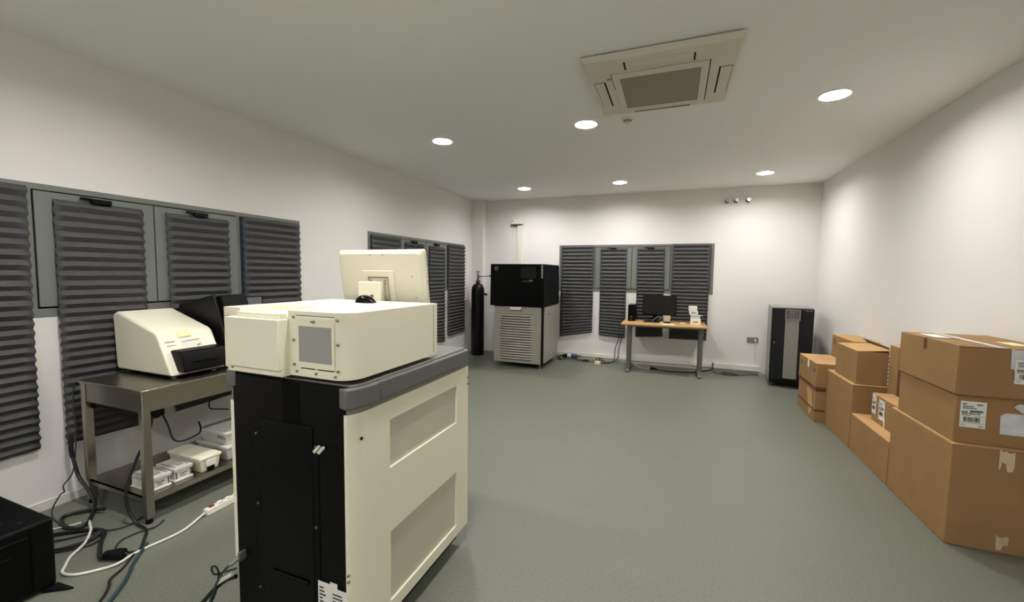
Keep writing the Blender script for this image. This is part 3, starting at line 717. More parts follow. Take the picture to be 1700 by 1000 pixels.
# thick black lead from behind the blind to the big plug on the floor
t = thing('extension_lead', 'thick black lead from behind the blind, coiled on the floor and ending in a plug', 'cable', (-2.95, 1.2, 0))
mb = MB()
mb.tube([(-3.575, 1.412, .44), (-3.57, 1.405, .36), (-3.565, 1.41, .30)], .013)
mb.tube([(-3.565, 1.41, .31), (-3.54, 1.41, .24), (-3.51, 1.415, .17), (-3.40, 1.42, .085), (-3.32, 1.40, .04), (-3.25, 1.35, .012), (-3.18, 1.30, .012), (-3.18, 1.25, .012), (-3.28, 1.24, .012), (-3.38, 1.27, .012), (-3.40, 1.31, .012),
         (-3.33, 1.38, .02), (-3.24, 1.41, .03)], .0105)
mb.tube([(-3.30, 1.09, .011), (-3.18, 1.21, .011), (-3.06, 1.29, .011), (-2.98, 1.29, .011), (-2.90, 1.24, .011), (-2.80, 1.19, .011), (-2.73, 1.165, .013), (-2.70, 1.175, .02)], .011)
mb.tube([(-3.10, 1.05, .011), (-3.02, 1.12, .011), (-2.97, 1.22, .012), (-2.98, 1.27, .03)], .0105)
mb.build('lead', M['cable'], t)
mb = MB(); mb.cyl((-2.715, 1.175, .024), (-2.665, 1.20, .026), .022, .027, n=20); mb.cyl((-2.665, 1.20, .026), (-2.635, 1.215, .027), .029, .027, n=20); pl = mb.build('plug', M['blk'], t, bevel=.003)
MB().cyl((-2.634, 1.2155, .031), (-2.625, 1.22, .031), .004, n=10).build('pin', M['chrome'], pl)
cable('floor_cable', 'thin dark wire looping over the floor under the coiled black lead', M['cableg'],
      [(-3.22, 1.08, Z), (-3.12, 1.18, Z), (-3.05, 1.26, Z), (-2.95, 1.27, Z), (-2.93, 1.20, Z), (-3.0, 1.12, Z), (-3.10, 1.03, Z)], .005)
cable('floor_cable', 'thin dark wire crossing the floor between the coiled lead and the table leg', M['cableg'],
      [(-3.05, 1.30, Z), (-2.98, 1.33, Z), (-2.95, 1.40, Z), (-2.99, 1.50, Z), (-3.0, 1.6, Z)], .004)
cable('floor_cable', 'dark wire curving around the foot of the near table leg', M['cableg'],
      [(-2.82, 1.50, Z), (-2.79, 1.44, Z), (-2.82, 1.37, Z), (-2.82, 1.29, Z), (-2.75, 1.235, Z), (-2.68, 1.245, Z), (-2.63, 1.27, Z)], .005)
cable('floor_cable', 'petrol blue cable crossing the floor toward the camera', M['cableb'],
      [(-2.66, 1.33, .008), (-2.60, 1.27, .008), (-2.53, 1.20, .008), (-2.47, 1.155, .008), (-2.41, 1.10, .008), (-2.34, 1.02, .008), (-2.25, .9, .008)], .008)
cable('floor_cable', 'thin dark cable lying alongside the petrol blue cable', M['cable'],
      [(-2.64, 1.27, Z), (-2.55, 1.17, Z), (-2.51, 1.10, Z), (-2.45, 1.065, Z), (-2.38, 1.0, Z), (-2.3, .88, Z)], .006)
# white power strip
t = thing('power_strip', 'white power strip with a red switch and long white cord on the floor', 'power strip', (-2.65, 1.7, 0))
MB().prism([(-2.676, 0), (-2.624, 0), (-2.63, .038), (-2.67, .038)], 'y', 1.63, 1.93).build('strip_body', M['cablew'], t, bevel=.006, seg=3)
MB().box(-2.664, -2.638, 1.655, 1.685, .037, .043).build('switch', M['red'], t, bevel=.003)
for k in range(4):
    cy = 1.725 + k * .052
    s_ = MB().ring([(.014, .0), (.021, .0), (.021, .004), (.016, .004)], (-2.65, cy, .0375), n=24).build('socket', M['white'], t)
    MB().box(-2.654, -2.646, cy - .010, cy - .005, .0382, .0388).box(-2.654, -2.646, cy + .005, cy + .010, .0382, .0388).build('pin_hole', M['gasket'], s_)
mb = MB(); z = .007
mb.tube([(-2.65, 1.635, .018), (-2.645, 1.60, .012), (-2.60, 1.465, z), (-2.622, 1.29, z), (-2.62, 1.235, z), (-2.60, 1.175, .012), (-2.63, 1.13, z), (-2.70, 1.055, z), (-2.775, 1.035, z), (-2.83, 1.065, z), (-2.90, 1.115, z), (-2.955, 1.195, .016), (-3.05, 1.262, .024), (-3.11, 1.287, .018), (-3.20, 1.32, .014)], .0065)
mb.build('cord', M['cablew'], t)
cable('floor_cable', 'short white cord on the floor between the computer tower and coiled lead', M['cablew'],
      [(-3.24, 1.30, Z), (-3.25, 1.27, Z), (-3.29, 1.22, Z), (-3.34, 1.14, Z)], .005)

# black computer tower
t = thing('computer_tower', 'black computer tower with stabilizer foot on the floor near the window wall', 'computer tower', (-2.97, .75, 0))
MB().box(-3.26, -2.69, .40, .985, .015, .345).build('case', M['blk'], t, bevel=.014, seg=3)
mb = MB(); mb.box(-2.694, -2.685, .45, .90, .05, .30); fp = mb.build('side_cover', M['blkmatt'], t, bevel=.004)
mb = MB(); mb.box(-2.692, -2.684, .905, .91, .03, .33); mb.build('cover_seam', M['gasket'], t)
MB().box(-2.687, -2.681, .55, .84, .235, .24).build('cover_ridge', M['black2'], fp)
for bx, by in ((-2.83, .86), (-2.90, .80), (-2.76, .90)):
    MB().box(bx - .012, bx + .012, by - .008, by + .008, .343, .349).build('port_cover', M['black2'], t, bevel=.002)
MB().hexa([(-2.70, .93, .0), (-2.62, .985, .0), (-2.60, 1.005, .0), (-2.70, .99, .0), (-2.70, .93, .018), (-2.62, .985, .012), (-2.60, 1.005, .010), (-2.70, .99, .018)]).build('stabilizer_foot', M['blk'], t, bevel=.002)

# ------------------------------------------------------------------ gas cylinder
t = thing('gas_cylinder', 'tall black gas cylinder with a valve, standing in the far corner', 'gas cylinder', (-3.365, 6.93, 0))
c = (-3.365, 6.93, 0)
pr = [(.112, 0), (.12, .012), (.12, 1.19)] + [(.12 - .085 * (1 - math.cos(k * PI / 16)), 1.19 + .13 * math.sin(k * PI / 16)) for k in range(1, 9)] + [(.034, 1.345)]
MB().lathe(pr, c, 40).build('shell', M['cyl'], t, ang=50)
MB().lathe([(.04, 1.34), (.042, 1.375), (.022, 1.385), (.02, 1.42)], c, 24).build('neck_ring', M['dsteel'], t)
vb = MB().cyl((-3.365, 6.93, 1.40), (-3.365, 6.93, 1.50), .017, n=16).cyl((-3.365, 6.93, 1.452), (-3.30, 6.93, 1.452), .012, n=14).build('valve', M['dsteel'], t)
MB().cyl((-3.365, 6.93, 1.50), (-3.365, 6.93, 1.525), .009, n=12).lathe([(.012, 0), (.034, .004), (.036, .012), (.034, .02), (.012, .024)], (-3.365, 6.93, 1.525), 20).build('hand_wheel', M['dsteel'], vb)
mb = MB(); mb.tube([(-3.30, 6.93, 1.452), (-3.22, 6.93, 1.455), (-3.10, 6.94, 1.468), (-2.95, 6.96, 1.47), (-2.78, 6.98, 1.47)], .008); 
mb.cyl((-3.14, 6.937, 1.463), (-3.08, 6.943, 1.469), .016, n=14); mb.cyl((-3.06, 6.945, 1.47), (-3.06, 6.945, 1.43), .01, n=12)
single(mb, 'gas_hose', M['dsteel'], 'thin steel gas line from the cylinder valve to the black and silver cabinet', 'gas line', (-3.06, 6.945, 1.43))
t = thing('wall_bracket', 'small metal bracket holding the gas cylinder to the corner', 'bracket', (-3.365, 7.1, 1.1))
mb = MB(); mb.box(-3.50, -3.23, 7.045, 7.06, 1.10, 1.14); mb.box(-3.38, -3.35, 7.05, 7.2, 1.10, 1.14); mb.build('bracket_arm', M['dsteel'], t)

# ------------------------------------------------------------------ black and silver cabinet
t = thing('cabinet', 'large black and silver machine cabinet with a ribbed lower door', 'machine cabinet', (-2.31, 6.65, 0))
cx0, cx1, cy0, cy1 = -2.73, -1.885, 6.2, 7.08
MB().box(cx0 + .01, cx1 - .002, cy0 + .03, cy1, .075, 1.0).build('lower_body', M['blk'], t, bevel=.004)
MB().box(cx1 - .006, cx1 + .012, cy0 + .06, cy1 - .005, .09, .992).build('side_panel', M['silver'], t, bevel=.006)
MB().box(cx0 - .012, cx0 + .012, cy0 + .06, cy1 - .005, .09, .992).build('side_panel', M['silver'], t, bevel=.006)
lk = MB().cyl((cx1 + .011, 6.5, .87), (cx1 + .016, 6.5, .87), .022, n=20).build('side_lock', M['greyp'], t)
MB().cyl((cx1 + .016, 6.5, .87), (cx1 + .022, 6.5, .87), .009, n=14).build('key_barrel', M['chrome'], lk)
# ribbed silver door
mb = MB(); nu = 48; dx0, dx1, dz0, dz1 = cx0 + .022, cx1 - .032, .085, .985
prof = [(dz0, 0.0), (.128, 0.0)]
nrib = 19; pit = (.90 - .13) / nrib
for k in range(nrib):
    for ph, d in ((0, -.030), (.32, -.030), (.34, .018), (.5, .016), (.65, .012), (.85, .005), (.98, .0)):
        prof.append((.13 + (k + ph) * pit, d * (1.0 if k < nrib - 3 else (nrib - k) / 4)))
prof += [(.902, 0.0), (dz1, 0.0)]
vs = []; nz = len(prof) - 1
for z, d in prof:
    for i in range(nu + 1):
        u = i / nu; x = dx0 + (dx1 - dx0) * u
        env = max(0, min(1, (u - .08) / .16)) * max(0, min(1, (.86 - u) / .16)); env = env * env * (3 - 2 * env)
        vs.append((x, cy0 - .004 - d * env, z))
mb.add(vs, [(j * (nu + 1) + i, j * (nu + 1) + i + 1, (j + 1) * (nu + 1) + i + 1, (j + 1) * (nu + 1) + i) for j in range(nz) for i in range(nu)])
for f_ in range(len(mb.f)):                              # groove faces between the ribs coloured black to deepen their shadow lines
    if all(mb.v[k][1] > cy0 + .004 for k in mb.f[f_]): mb.m[f_] = 1
mb.box(dx0, dx1, cy0 + .028, cy0 + .034, dz0, dz1)
for q in ((dx0, dx0 + .004, dz0, dz1), (dx1 - .004, dx1, dz0, dz1), (dx0, dx1, dz0, dz0 + .004), (dx0, dx1, dz1 - .004, dz1)): mb.box(q[0], q[1], cy0 - .0039, cy0 + .03, q[2], q[3])
dr = mb.build('ribbed_door', [M['silver'], M['gasket']], t, ang=40)
MB().prism([(-2.425, .985), (-2.23, .985), (-2.232, .955), (-2.25, .938), (-2.405, .938), (-2.423, .955)], 'y', cy0 - .045, cy0 - .003).build('door_handle', M['trim'], dr, bevel=.004)
mb = MB(); tx0, tx1 = -2.775, -1.872; cc = .005
mb.prism([(tx0 + .0, .995), (tx1 + .012, 1.0), (tx1, 1.665), (tx0 + .006, 1.665)], 'y', cy0 - .03, cy1)
ub = mb.build('upper_housing', M['blkgloss'], t, bevel=.008, seg=3)
yf = cy0 - .031
mb = MB(); mb.cyl((-2.668, yf, 1.595), (-2.668, yf + .003, 1.595), .036, n=28)
lg = mb.build('round_emblem', M['bump'], ub)
mb = MB(); 
for dx in (-.006, .006): mb.hexa([(-2.668 + dx - .010, yf - .001, 1.572), (-2.668 + dx - .004, yf - .001, 1.572), (-2.668 + dx - .004, yf, 1.572), (-2.668 + dx - .010, yf, 1.572), (-2.668 + dx + .004, yf - .001, 1.618), (-2.668 + dx + .010, yf - .001, 1.618), (-2.668 + dx + .010, yf, 1.618), (-2.668 + dx + .004, yf, 1.618)])
mb.box(-2.69, -2.674, yf - .001, yf, 1.598, 1.602); mb.box(-2.662, -2.646, yf - .001, yf, 1.588, 1.592)
mb.build('emblem_stroke', M['blk'], lg)
mb = MB(); mb.box(-2.225, -2.05, yf, yf + .002, 1.392, 1.398); mb.box(-2.11, -2.05, yf, yf + .002, 1.403, 1.418); mb.build('lettering', M['greyp'], ub)
mb = MB(); mb.box(-2.25, -2.0, yf + .0005, yf + .003, 1.44, 1.62); mb.build('dark_display', M['screen'], ub)
MB().box(-1.912, -1.886, yf - .004, yf + .003, 1.445, 1.652).build('status_light_bar', M['upsgrey'], ub, bevel=.002)
for fx in (cx0 + .07, cx1 - .06):
    for fy in (cy0 + .08, cy1 - .1):
        MB().cyl((fx, fy, 0), (fx, fy, .012), .028, n=20).cyl((fx, fy, .012), (fx, fy, .078), .01, n=14).build('levelling_foot', M['brass'], t)

# ------------------------------------------------------------------ desk and what stands on it
t = thing('desk', 'wooden topped desk with grey metal legs against the far wall', 'desk', (-.13, 6.95, 0))
DX0, DX1, DY0, DY1, DZ = -.745, .482, 6.62, 7.27, .765
mb = MB(); mb.hexa([(DX0, DY0, DZ - .028), (DX1, DY0 + .03, DZ - .028), (DX1, DY1, DZ - .028), (DX0, DY1, DZ - .028), (DX0, DY0, DZ), (DX1, DY0 + .03, DZ), (DX1, DY1, DZ), (DX0, DY1, DZ)])
mb.build('desktop', M['wood'], t, bevel=.006, seg=3)
for lx in (-.635, .408):
    lg = MB().prism(rrect(lx - .036, lx + .036, 6.83, 6.94, .03), 'z', .06, DZ - .028).build('leg', M['legs'], t)
    mb = MB(); mb.prism([(6.63, .012), (6.66, .03), (6.80, .075), (6.97, .075), (7.20, .035), (7.23, .012)], 'x', lx - .034, lx + .034); mb.build('foot', M['legs'], lg, bevel=.012, seg=3)
    for fy in (6.66, 7.2): MB().cyl((lx, fy, 0), (lx, fy, .02), .022, n=16).build('glide', M['blk'], lg)
mb = MB(); mb.box(-.635, .408, 6.86, 6.90, .69, .735); mb.build('cross_rail', M['legs'], t)
t = thing('computer_case', 'slim black computer case standing on the wooden desk', 'computer', (-.62, 7.1, DZ))
MB().box(-.678, -.572, 6.98, 7.26, DZ, 1.03).build('case', M['blk'], t, bevel=.005)
MB().box(-.672, -.578, 6.974, 6.982, DZ + .01, 1.02).build('front_bezel', M['blkgloss'], t, bevel=.003)
MB().cyl((-.622, 6.972, DZ + .075), (-.622, 6.976, DZ + .075), .011, n=20).build('round_emblem', M['greyp'], t)
MB().box(-.626, -.618, 6.972, 6.976, DZ + .02, DZ + .035).build('power_light', M['greyp'], t)
t = thing('desktop_monitor', 'black flat desktop monitor standing on the wooden desk', 'monitor', (-.2, 7.12, DZ))
mb = MB(); mb.box(-.458, .055, 7.09, 7.125, .872, 1.19); mb.box(-.38, -.02, 7.12, 7.15, .92, 1.14); mb.build('monitor_housing', M['blk'], t, bevel=.005)
MB().box(-.443, .04, 7.0885, 7.0905, .895, 1.175).build('screen', M['screen'], t)
mb = MB(); mb.box(-.225, -.205, 7.0885, 7.09, .879, .885); mb.box(.0, .01, 7.0885, 7.09, .879, .884); mb.build('bezel_mark', M['greyp'], t)
mb = MB(); mb.box(-.30, -.24, 7.13, 7.155, DZ + .01, .95); mb.build('stand_neck', M['blk'], t, bevel=.004)
mb = MB(); mb.prism(rrect(-.38, -.16, 7.02, 7.2, .04), 'z', DZ, DZ + .014); mb.build('stand_base', M['blkgloss'], t, bevel=.003)
t = thing('keyboard', 'low black keyboard lying flat under the desktop monitor', 'keyboard', (-.3, 6.97, DZ))
MB().box(-.43, -.18, 6.93, 7.005, DZ, DZ + .014).build('keyboard_body', M['blk'], t, bevel=.003)
mb = MB()
for r_ in range(4):
    for k in range(12): mb.box(-.424 + k * .02, -.424 + k * .02 + .016, 6.935 + r_ * .017, 6.949 + r_ * .017, DZ + .013, DZ + .018)
mb.build('keys', M['black2'], t)
t = thing('paper_mug', 'cream cup standing on a black base on the wooden desk', 'cup', (-.078, 6.99, DZ))
MB().lathe([(.05, 0), (.05, .02)], (-.078, 6.99, DZ), 28).build('cup_base', M['blk'], t)
MB().lathe([(.044, .02), (.05, .03), (.054, .112), (.05, .112), (.045, .03)], (-.078, 6.99, DZ), 28).build('cup_body', M['cream2'], t)
mb = MB(); mb.tube([(-.30, 6.98, DZ + .02), (-.25, 7.04, DZ + .06), (-.20, 7.03, DZ + .085), (-.16, 7.05, DZ + .07), (-.19, 7.06, DZ + .05), (-.14, 7.06, DZ + .08)], .005)
single(mb, 'cable_knot', M['greyp'], 'small tangle of grey wire in front of the desktop monitor stand', 'cable', (-.2, 7.03, DZ))
mb = MB(); mb.hexa([(-.16, 6.68, DZ), (.02, 6.70, DZ), (.05, 6.84, DZ), (-.12, 6.82, DZ), (-.16, 6.68, DZ + .004), (.02, 6.70, DZ + .006), (.05, 6.84, DZ + .004), (-.12, 6.82, DZ + .003)])
single(mb, 'paper_sheets', M['paper'], 'white papers lying at the front edge of the wooden desk', 'papers', (-.05, 6.76, DZ))
mb = MB(); mb.hexa([(.12, 7.0, DZ), (.19, 6.99, DZ), (.2, 7.05, DZ), (.13, 7.06, DZ), (.12, 7.0, DZ + .01), (.19, 6.99, DZ + .018), (.2, 7.05, DZ + .012), (.13, 7.06, DZ + .008)])
single(mb, 'crumpled_tissue', M['paper'], 'small crumpled white tissue on the desk beside the box stack', 'tissue', (.16, 7.02, DZ))
mb = MB(); mb.box(-.20, -.14, 6.93, 6.97, DZ, DZ + .012)
single(mb, 'note_pad', M['paper'], 'tiny pale note pad between the keyboard and the cup', 'note pad', (-.17, 6.95, DZ), bevel=.002)
GB = 'small white boxes stacked on the desk'
def small_box(x0, x1, y0, y1, z0, z1, m, label, mark=True, over=None):
    t = thing('small_box', label, 'small box', ((x0 + x1) / 2, (y0 + y1) / 2, z0), GB)
    MB().box(x0, x1, y0, y1, z0, z1).build('box_body', m, t, bevel=.003)
    if mark: MB().box((x0 + x1) / 2 - .035, (x0 + x1) / 2 + .03, y0 - .002, y0 + .004, (z0 + z1) / 2 - .005, (z0 + z1) / 2 + .007).build('front_slot', M['ink'], t)
small_box(.262, .405, 6.93, 7.10, DZ, .845, M['cream'], 'lowest cream box of the small stack on the desk')
small_box(.262, .395, 6.95, 7.10, .846, .895, M['pale'], 'pale blue white box in the desk stack, under the overhanging envelope', False)
small_box(.243, .365, 6.97, 7.10, .914, .968, M['paper'], 'white box with a dark slot, second from the top of the desk stack')
small_box(.232, .35, 6.97, 7.10, .969, 1.04, M['paper'], 'plain white topmost box of the small stack on the desk', False)
mb = MB(); mb.hexa([(.26, 6.94, .896), (.42, 6.95, .896), (.44, 7.05, .896), (.26, 7.08, .896), (.26, 6.94, .912), (.41, 6.95, .912), (.43, 7.05, .906), (.26, 7.08, .9125)])
single(mb, 'padded_envelope', M['pale'], 'pale padded envelope lying between the stacked white boxes on the desk', 'envelope', (.34, 7.0, .896), bevel=.004)

# things on the floor by the far wall
mb = MB()
t = thing('industrial_plug', 'blue and white industrial plug lying beside the cable duct', 'plug', (-1.70, 7.22, 0))
MB().cyl((-1.80, 7.20, .06), (-1.72, 7.21, .062), .03, .034, n=20).build('plug_grip', M['blk'], t)
MB().cyl((-1.72, 7.21, .062), (-1.655, 7.215, .063), .036, n=20).build('plug_collar', M['pale'], t)
MB().cyl((-1.655, 7.215, .063), (-1.55, 7.225, .064), .036, .033, n=20).build('plug_body', M['blue'], t, bevel=.003)
MB().ring([(.024, -.006), (.034, -.006), (.034, .006), (.024, .006)], (-1.515, 7.228, .07), n=20).build('ring_handle', M['bump'], t)
MB().tube([(-1.80, 7.20, .06), (-1.88, 7.19, .03), (-1.86, 7.12, .02), (-1.80, 7.10, .012)], .011).build('lead', M['cable'], t)
MB().cyl((-1.84, 7.19, .022), (-1.80, 7.19, .022), .022, n=16).build('gland', M['greyp'], t)
t = thing('plug_adapter', 'cream socket adapter with two black plugs on the floor', 'plug adapter', (-1.15, 7.02, 0))
MB().box(-1.20, -1.105, 6.99, 7.04, 0, .055).build('adapter_body', M['yellow'], t, bevel=.006)
for px in (-1.18, -1.13):
    p_ = MB().box(px - .012, px + .012, 7.03, 7.075, .03, .07).build('plug', M['blk'], t, bevel=.003)
    MB().tube([(px, 7.05, .068), (px + .01, 7.06, .10), (px + .05, 7.07, .085), (px + .10, 7.08, .03)], .006).build('lead', M['cable'], p_)
cable('blind_cable', 'pair of black wires hanging below the blind beside the desk leg', M['cable'],
      [(-.845, 7.30, .50), (-.85, 7.29, .40), (-.90, 7.27, .25), (-.91, 7.25, .08), (-.93, 7.20, .02), (-1.0, 7.1, .01), (-1.08, 7.08, .01)], .006)
cable('blind_cable', 'black wire hanging beside the desk leg and lying along the duct', M['cable'],
      [(-.81, 7.30, .50), (-.81, 7.29, .40), (-.84, 7.27, .22), (-.85, 7.25, .10), (-.90, 7.2, .03), (-1.05, 7.12, .01), (-1.2, 7.1, .01), (-1.35, 7.12, .01), (-1.45, 7.1, .01)], .006)
t = thing('floor_adapter', 'small dark power adapter on the floor near the blue plug', 'power adapter', (-1.38, 7.1, 0))
MB().box(-1.42, -1.33, 7.12, 7.16, 0, .03).build('adapter_body', M['blk'], t, bevel=.005)
MB().tube([(-1.42, 7.14, .015), (-1.47, 7.12, .01), (-1.52, 7.15, .01), (-1.56, 7.18, .02)], .006).build('lead', M['cable'], t)
t = thing('desk_lead', 'black lead with a big plug on the floor beneath the desk', 'cable', (-.1, 6.9, 0))
MB().cyl((-.30, 6.98, .022), (-.20, 6.95, .018), .022, .014, n=16).build('plug', M['blk'], t)
MB().tube([(-.21, 6.952, .018), (-.10, 6.93, .009), (.1, 6.93, .009), (.3, 7.0, .009), (.45, 7.12, .009), (.58, 7.24, .02), (.632, 7.275, .05)], .009).build('lead', M['cable'], t)
cable('desk_cable', 'thin white cord on the floor from the desk leg to the black plug', M['cablew'],
      [(-.60, 7.26, .006), (-.54, 7.2, .006), (-.46, 7.02, .006), (-.38, 6.98, .008), (-.30, 6.98, .02)], .005)
cable('coiled_cable', 'loose grey cord coiled on the floor by the duct joint', M['cableg'],
      [(.63, 7.20, .006), (.70, 7.08, .006), (.85, 7.04, .006), (.97, 7.10, .006), (.88, 7.18, .006), (.74, 7.16, .01), (.80, 7.08, .014), (1.0, 7.12, .006), (1.15, 7.2, .006), (1.26, 7.25, .006)], .006)

# ------------------------------------------------------------------ tall dark power unit
t = thing('power_unit', 'tall dark uninterruptible power unit with a control panel by the far corner', 'power unit', (1.272, 6.6, 0))
t.rotation_euler = (0, 0, math.radians(-6.5))
ux0, ux1, uy0, uy1 = 1.272, 1.752, 6.60, 7.22
MB().box(ux0, ux1, uy0 + .03, uy1, .05, 1.10).build('casing', M['upsgrey'], t, bevel=.004)
MB().box(ux0 + .002, ux1 - .002, uy0, uy0 + .032, .055, 1.088).build('front_door', M['navy'], t, bevel=.006)
MB().box(1.432, 1.588, uy0 - .006, uy0 + .004, .13, .93).build('centre_strip', M['upsgrey'], t, bevel=.004)
mb = MB(BW); mb.T = lambda u, w, z: (u, uy0 - w, z)
mb.holed([1.425, 1.44, 1.585, 1.60], [.93, .945, 1.06, 1.075], lambda i, j: not (i == 1 and j == 1), .014, 0); cp = mb.build('control_panel_frame', M['greyp'], t, bevel=.003)
MB().box(1.438, 1.587, uy0 - .006, uy0, .943, 1.062).build('control_panel', M['bump'], t)
mb = MB(); mb.box(1.475, 1.535, uy0 - .008, uy0 - .005, 1.025, 1.052); mb.box(1.55, 1.562, uy0 - .008, uy0 - .005, 1.025, 1.055)
for k in range(4): mb.box(1.455 + k * .028, 1.473 + k * .028, uy0 - .008, uy0 - .005, 1.008, 1.016)
mb.build('panel_display', M['greyp'], t)
mb = MB()
n = 24
mb.add([(1.508 + r_ * math.cos(2 * PI * k / n), uy0 - .008, .975 + r_ * math.sin(2 * PI * k / n)) for r_ in (.017, .025) for k in range(n)], [(k, (k + 1) % n, n + (k + 1) % n, n + k) for k in range(n)])
mb.build('round_button', M['greyp'], t)
mb = MB()
for k in range(5): mb.box(1.655 + k * .016, 1.668 + k * .016, uy0 - .002, uy0 + .001, 1.058, 1.070)
mb.build('lettering', M['greyp'], t)
MB().box(1.312, 1.322, uy0 - .005, uy0 + .001, .60, .63).build('door_lock', M['chrome'], t)
MB().box(1.30, 1.73, uy0 - .002, uy0 + .004, .055, .11).build('kick_vent', M['blk'], t)
for cx in (ux0 + .05, ux1 - .05):
    for cy in (uy0 + .07, uy1 - .07):
        cs = MB().cyl((cx - .016, cy, .028), (cx + .016, cy, .028), .028, n=18).build('caster', M['bump'], t)
        MB().box(cx - .02, cx + .02, cy - .02, cy + .02, .045, .056).build('caster_plate', M['dsteel'], cs)
cable('unit_cable', 'dark cable on the floor under the tall power unit', M['cable'], [(1.40, 6.75, .008), (1.45, 6.60, .008), (1.6, 6.55, .008), (1.75, 6.6, .008)], .007)

# ------------------------------------------------------------------ cardboard boxes
GC = 'brown cardboard boxes along the side wall'
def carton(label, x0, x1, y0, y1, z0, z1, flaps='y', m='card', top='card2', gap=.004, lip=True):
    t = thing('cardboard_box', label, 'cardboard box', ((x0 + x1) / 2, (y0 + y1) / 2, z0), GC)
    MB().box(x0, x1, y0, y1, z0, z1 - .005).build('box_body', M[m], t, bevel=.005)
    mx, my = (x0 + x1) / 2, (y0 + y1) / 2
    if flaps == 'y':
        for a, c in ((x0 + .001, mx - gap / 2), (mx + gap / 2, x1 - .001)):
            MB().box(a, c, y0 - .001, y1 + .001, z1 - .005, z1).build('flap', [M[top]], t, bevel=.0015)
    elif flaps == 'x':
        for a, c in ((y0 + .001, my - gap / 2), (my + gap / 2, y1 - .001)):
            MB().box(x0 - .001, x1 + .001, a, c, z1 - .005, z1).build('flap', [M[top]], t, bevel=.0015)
    return t
def bars(mb, T, u0, u1, z0, z1, mi, rnd, dens=.0035):
    u = u0
    while u < u1:
        w = rnd.choice((.0012, .002, .0035)); mb.T = T; mb.box(u, min(u + w, u1), 0, .0006, z0, z1, mi); u += w + rnd.choice((.0012, .002, .003))
def ship_label(parent, T, u0, u1, z0, z1, name='shipping_label', seed=1):
    rnd = random.Random(seed); W, Hh = u1 - u0, z1 - z0
    mb = MB(T); mb.box(u0, u1, -.0003, .0, z0, z1)
    F = lambda a: u0 + a * W
    G = lambda a: z0 + a * Hh
    S = lambda u, w, z: T(u, w + .0003, z)
    mb.T = S
    for a, c, b0, b1, mi in ((.06, .24, .86, .92, 2), (.62, .86, .86, .93, 2), (.08, .5, .78, .83, 2), (.08, .62, .71, .76, 2), (.05, .3, .5, .62, 2), (.38, .88, .60, .66, 1), (.06, .4, .455, .475, 1), (.0, .98, .175, .185, 1), (.55, .98, .44, .45, 1), (.06, .2, .08, .11, 2), (.72, .92, .05, .09, 2)):
        mb.box(F(a), F(c), 0, .0005, G(b0), G(b1), mi)
    bars(mb, S, F(.36), F(.78), G(.50), G(.58), 1, rnd); bars(mb, S, F(.14), F(.78), G(.22), G(.40), 1, rnd)
    return mb.build(name, [M['paper'], M['ink'], M['inkg']], parent, merge=False)
XW = XR - .016
# front stack: big box, middle box, top box
A = carton('biggest cardboard box, at the bottom of the tallest stack, torn clear tape on its front', 1.50, XW, 3.045, 3.742, 0, .59)
fA = lambda u, w, z: (u, 3.045 - .0012 - w, z)
def tear(parent, T, pts, name='tape', m='ctape'):
    mb = MB(T); n = len(pts); mb.add([(p[0], 0, p[1]) for p in pts] + [(p[0], .0006, p[1]) for p in pts], [list(range(n))[::-1], list(range(n, 2 * n))] + [(i, (i + 1) % n, n + (i + 1) % n, n + i) for i in range(n)])
    return mb.build(name, M[m], parent)
tear(A, fA, [(1.70, .588), (1.715, .575), (1.725, .582), (1.74, .57), (1.762, .578), (1.764, .50), (1.758, .47), (1.735, .466), (1.728, .51), (1.712, .515), (1.706, .47), (1.70, .476)])
tear(A, fA, [(1.715, .11), (1.722, .095), (1.74, .09), (1.755, .10), (1.768, .098), (1.766, .055), (1.745, .045), (1.74, .02), (1.718, .02)])
B = carton('middle cardboard box of the tallest stack, with a barcode label and a clear pouch', 1.515, XW, 3.075, 3.70, .59, .868)
fB = lambda u, w, z: (u, 3.075 - .0012 - w, z)
ship_label(B, fB, 1.537, 1.647, .683, .832, seed=5)
tear(B, fB, [(1.708, .664), (1.705, .765), (1.725, .783), (1.80, .785), (1.82, .80), (XW - .02, .80), (XW - .02, .664)], 'document_pouch', 'pouch')
mb = MB(fB); mb.add([(1.752, .004, .822), (1.768, .012, .842), (1.80, .02, .845), (1.87, .01, .80), (1.80, .004, .786)], [(0, 1, 2, 3, 4)]); sm = mb.build('pouch_corner', M['pouch'], B)
Cb = carton('top cardboard box of the tallest stack, with white labels over its edge', 1.50, XW, 3.055, 3.695, .869, 1.145, top='card')
fC = lambda u, w, z: (u, 3.055 - .0012 - w, z)
tear(Cb, fC, [(1.715, 1.146), (1.735, 1.14), (XW - .04, 1.14), (XW - .04, 1.02), (1.735, 1.02), (1.73, 1.035), (1.717, 1.035)], 'white_tape', 'pouch')
ship_label(Cb, lambda u, w, z: (u, 3.055 - .0024 - w, z), 1.735, 1.87, .955, 1.085, seed=8)
mb = MB(); mb.box(1.665, 1.705, 3.05, 3.70, 1.1455, 1.1465); mb.build('white_tape', M['pouch'], Cb)
mb = MB(); mb.box(1.4985, 1.5, 3.37, 3.405, 1.075, 1.14); mb.box(1.4995, 1.66, 3.37, 3.405, 1.1452, 1.1462); mb.build('brown_tape', M['btape'], Cb)
mb = MB(); mb.box(1.56, 1.64, 3.42, 3.60, 1.1452, 1.1462); mb.build('paper_patch', M['paper'], Cb)
mb = MB(); mb.box(1.80, 1.88, 3.2, 3.34, 1.1452, 1.1462); mb.build('yellow_sticker', M['yellow'], Cb)
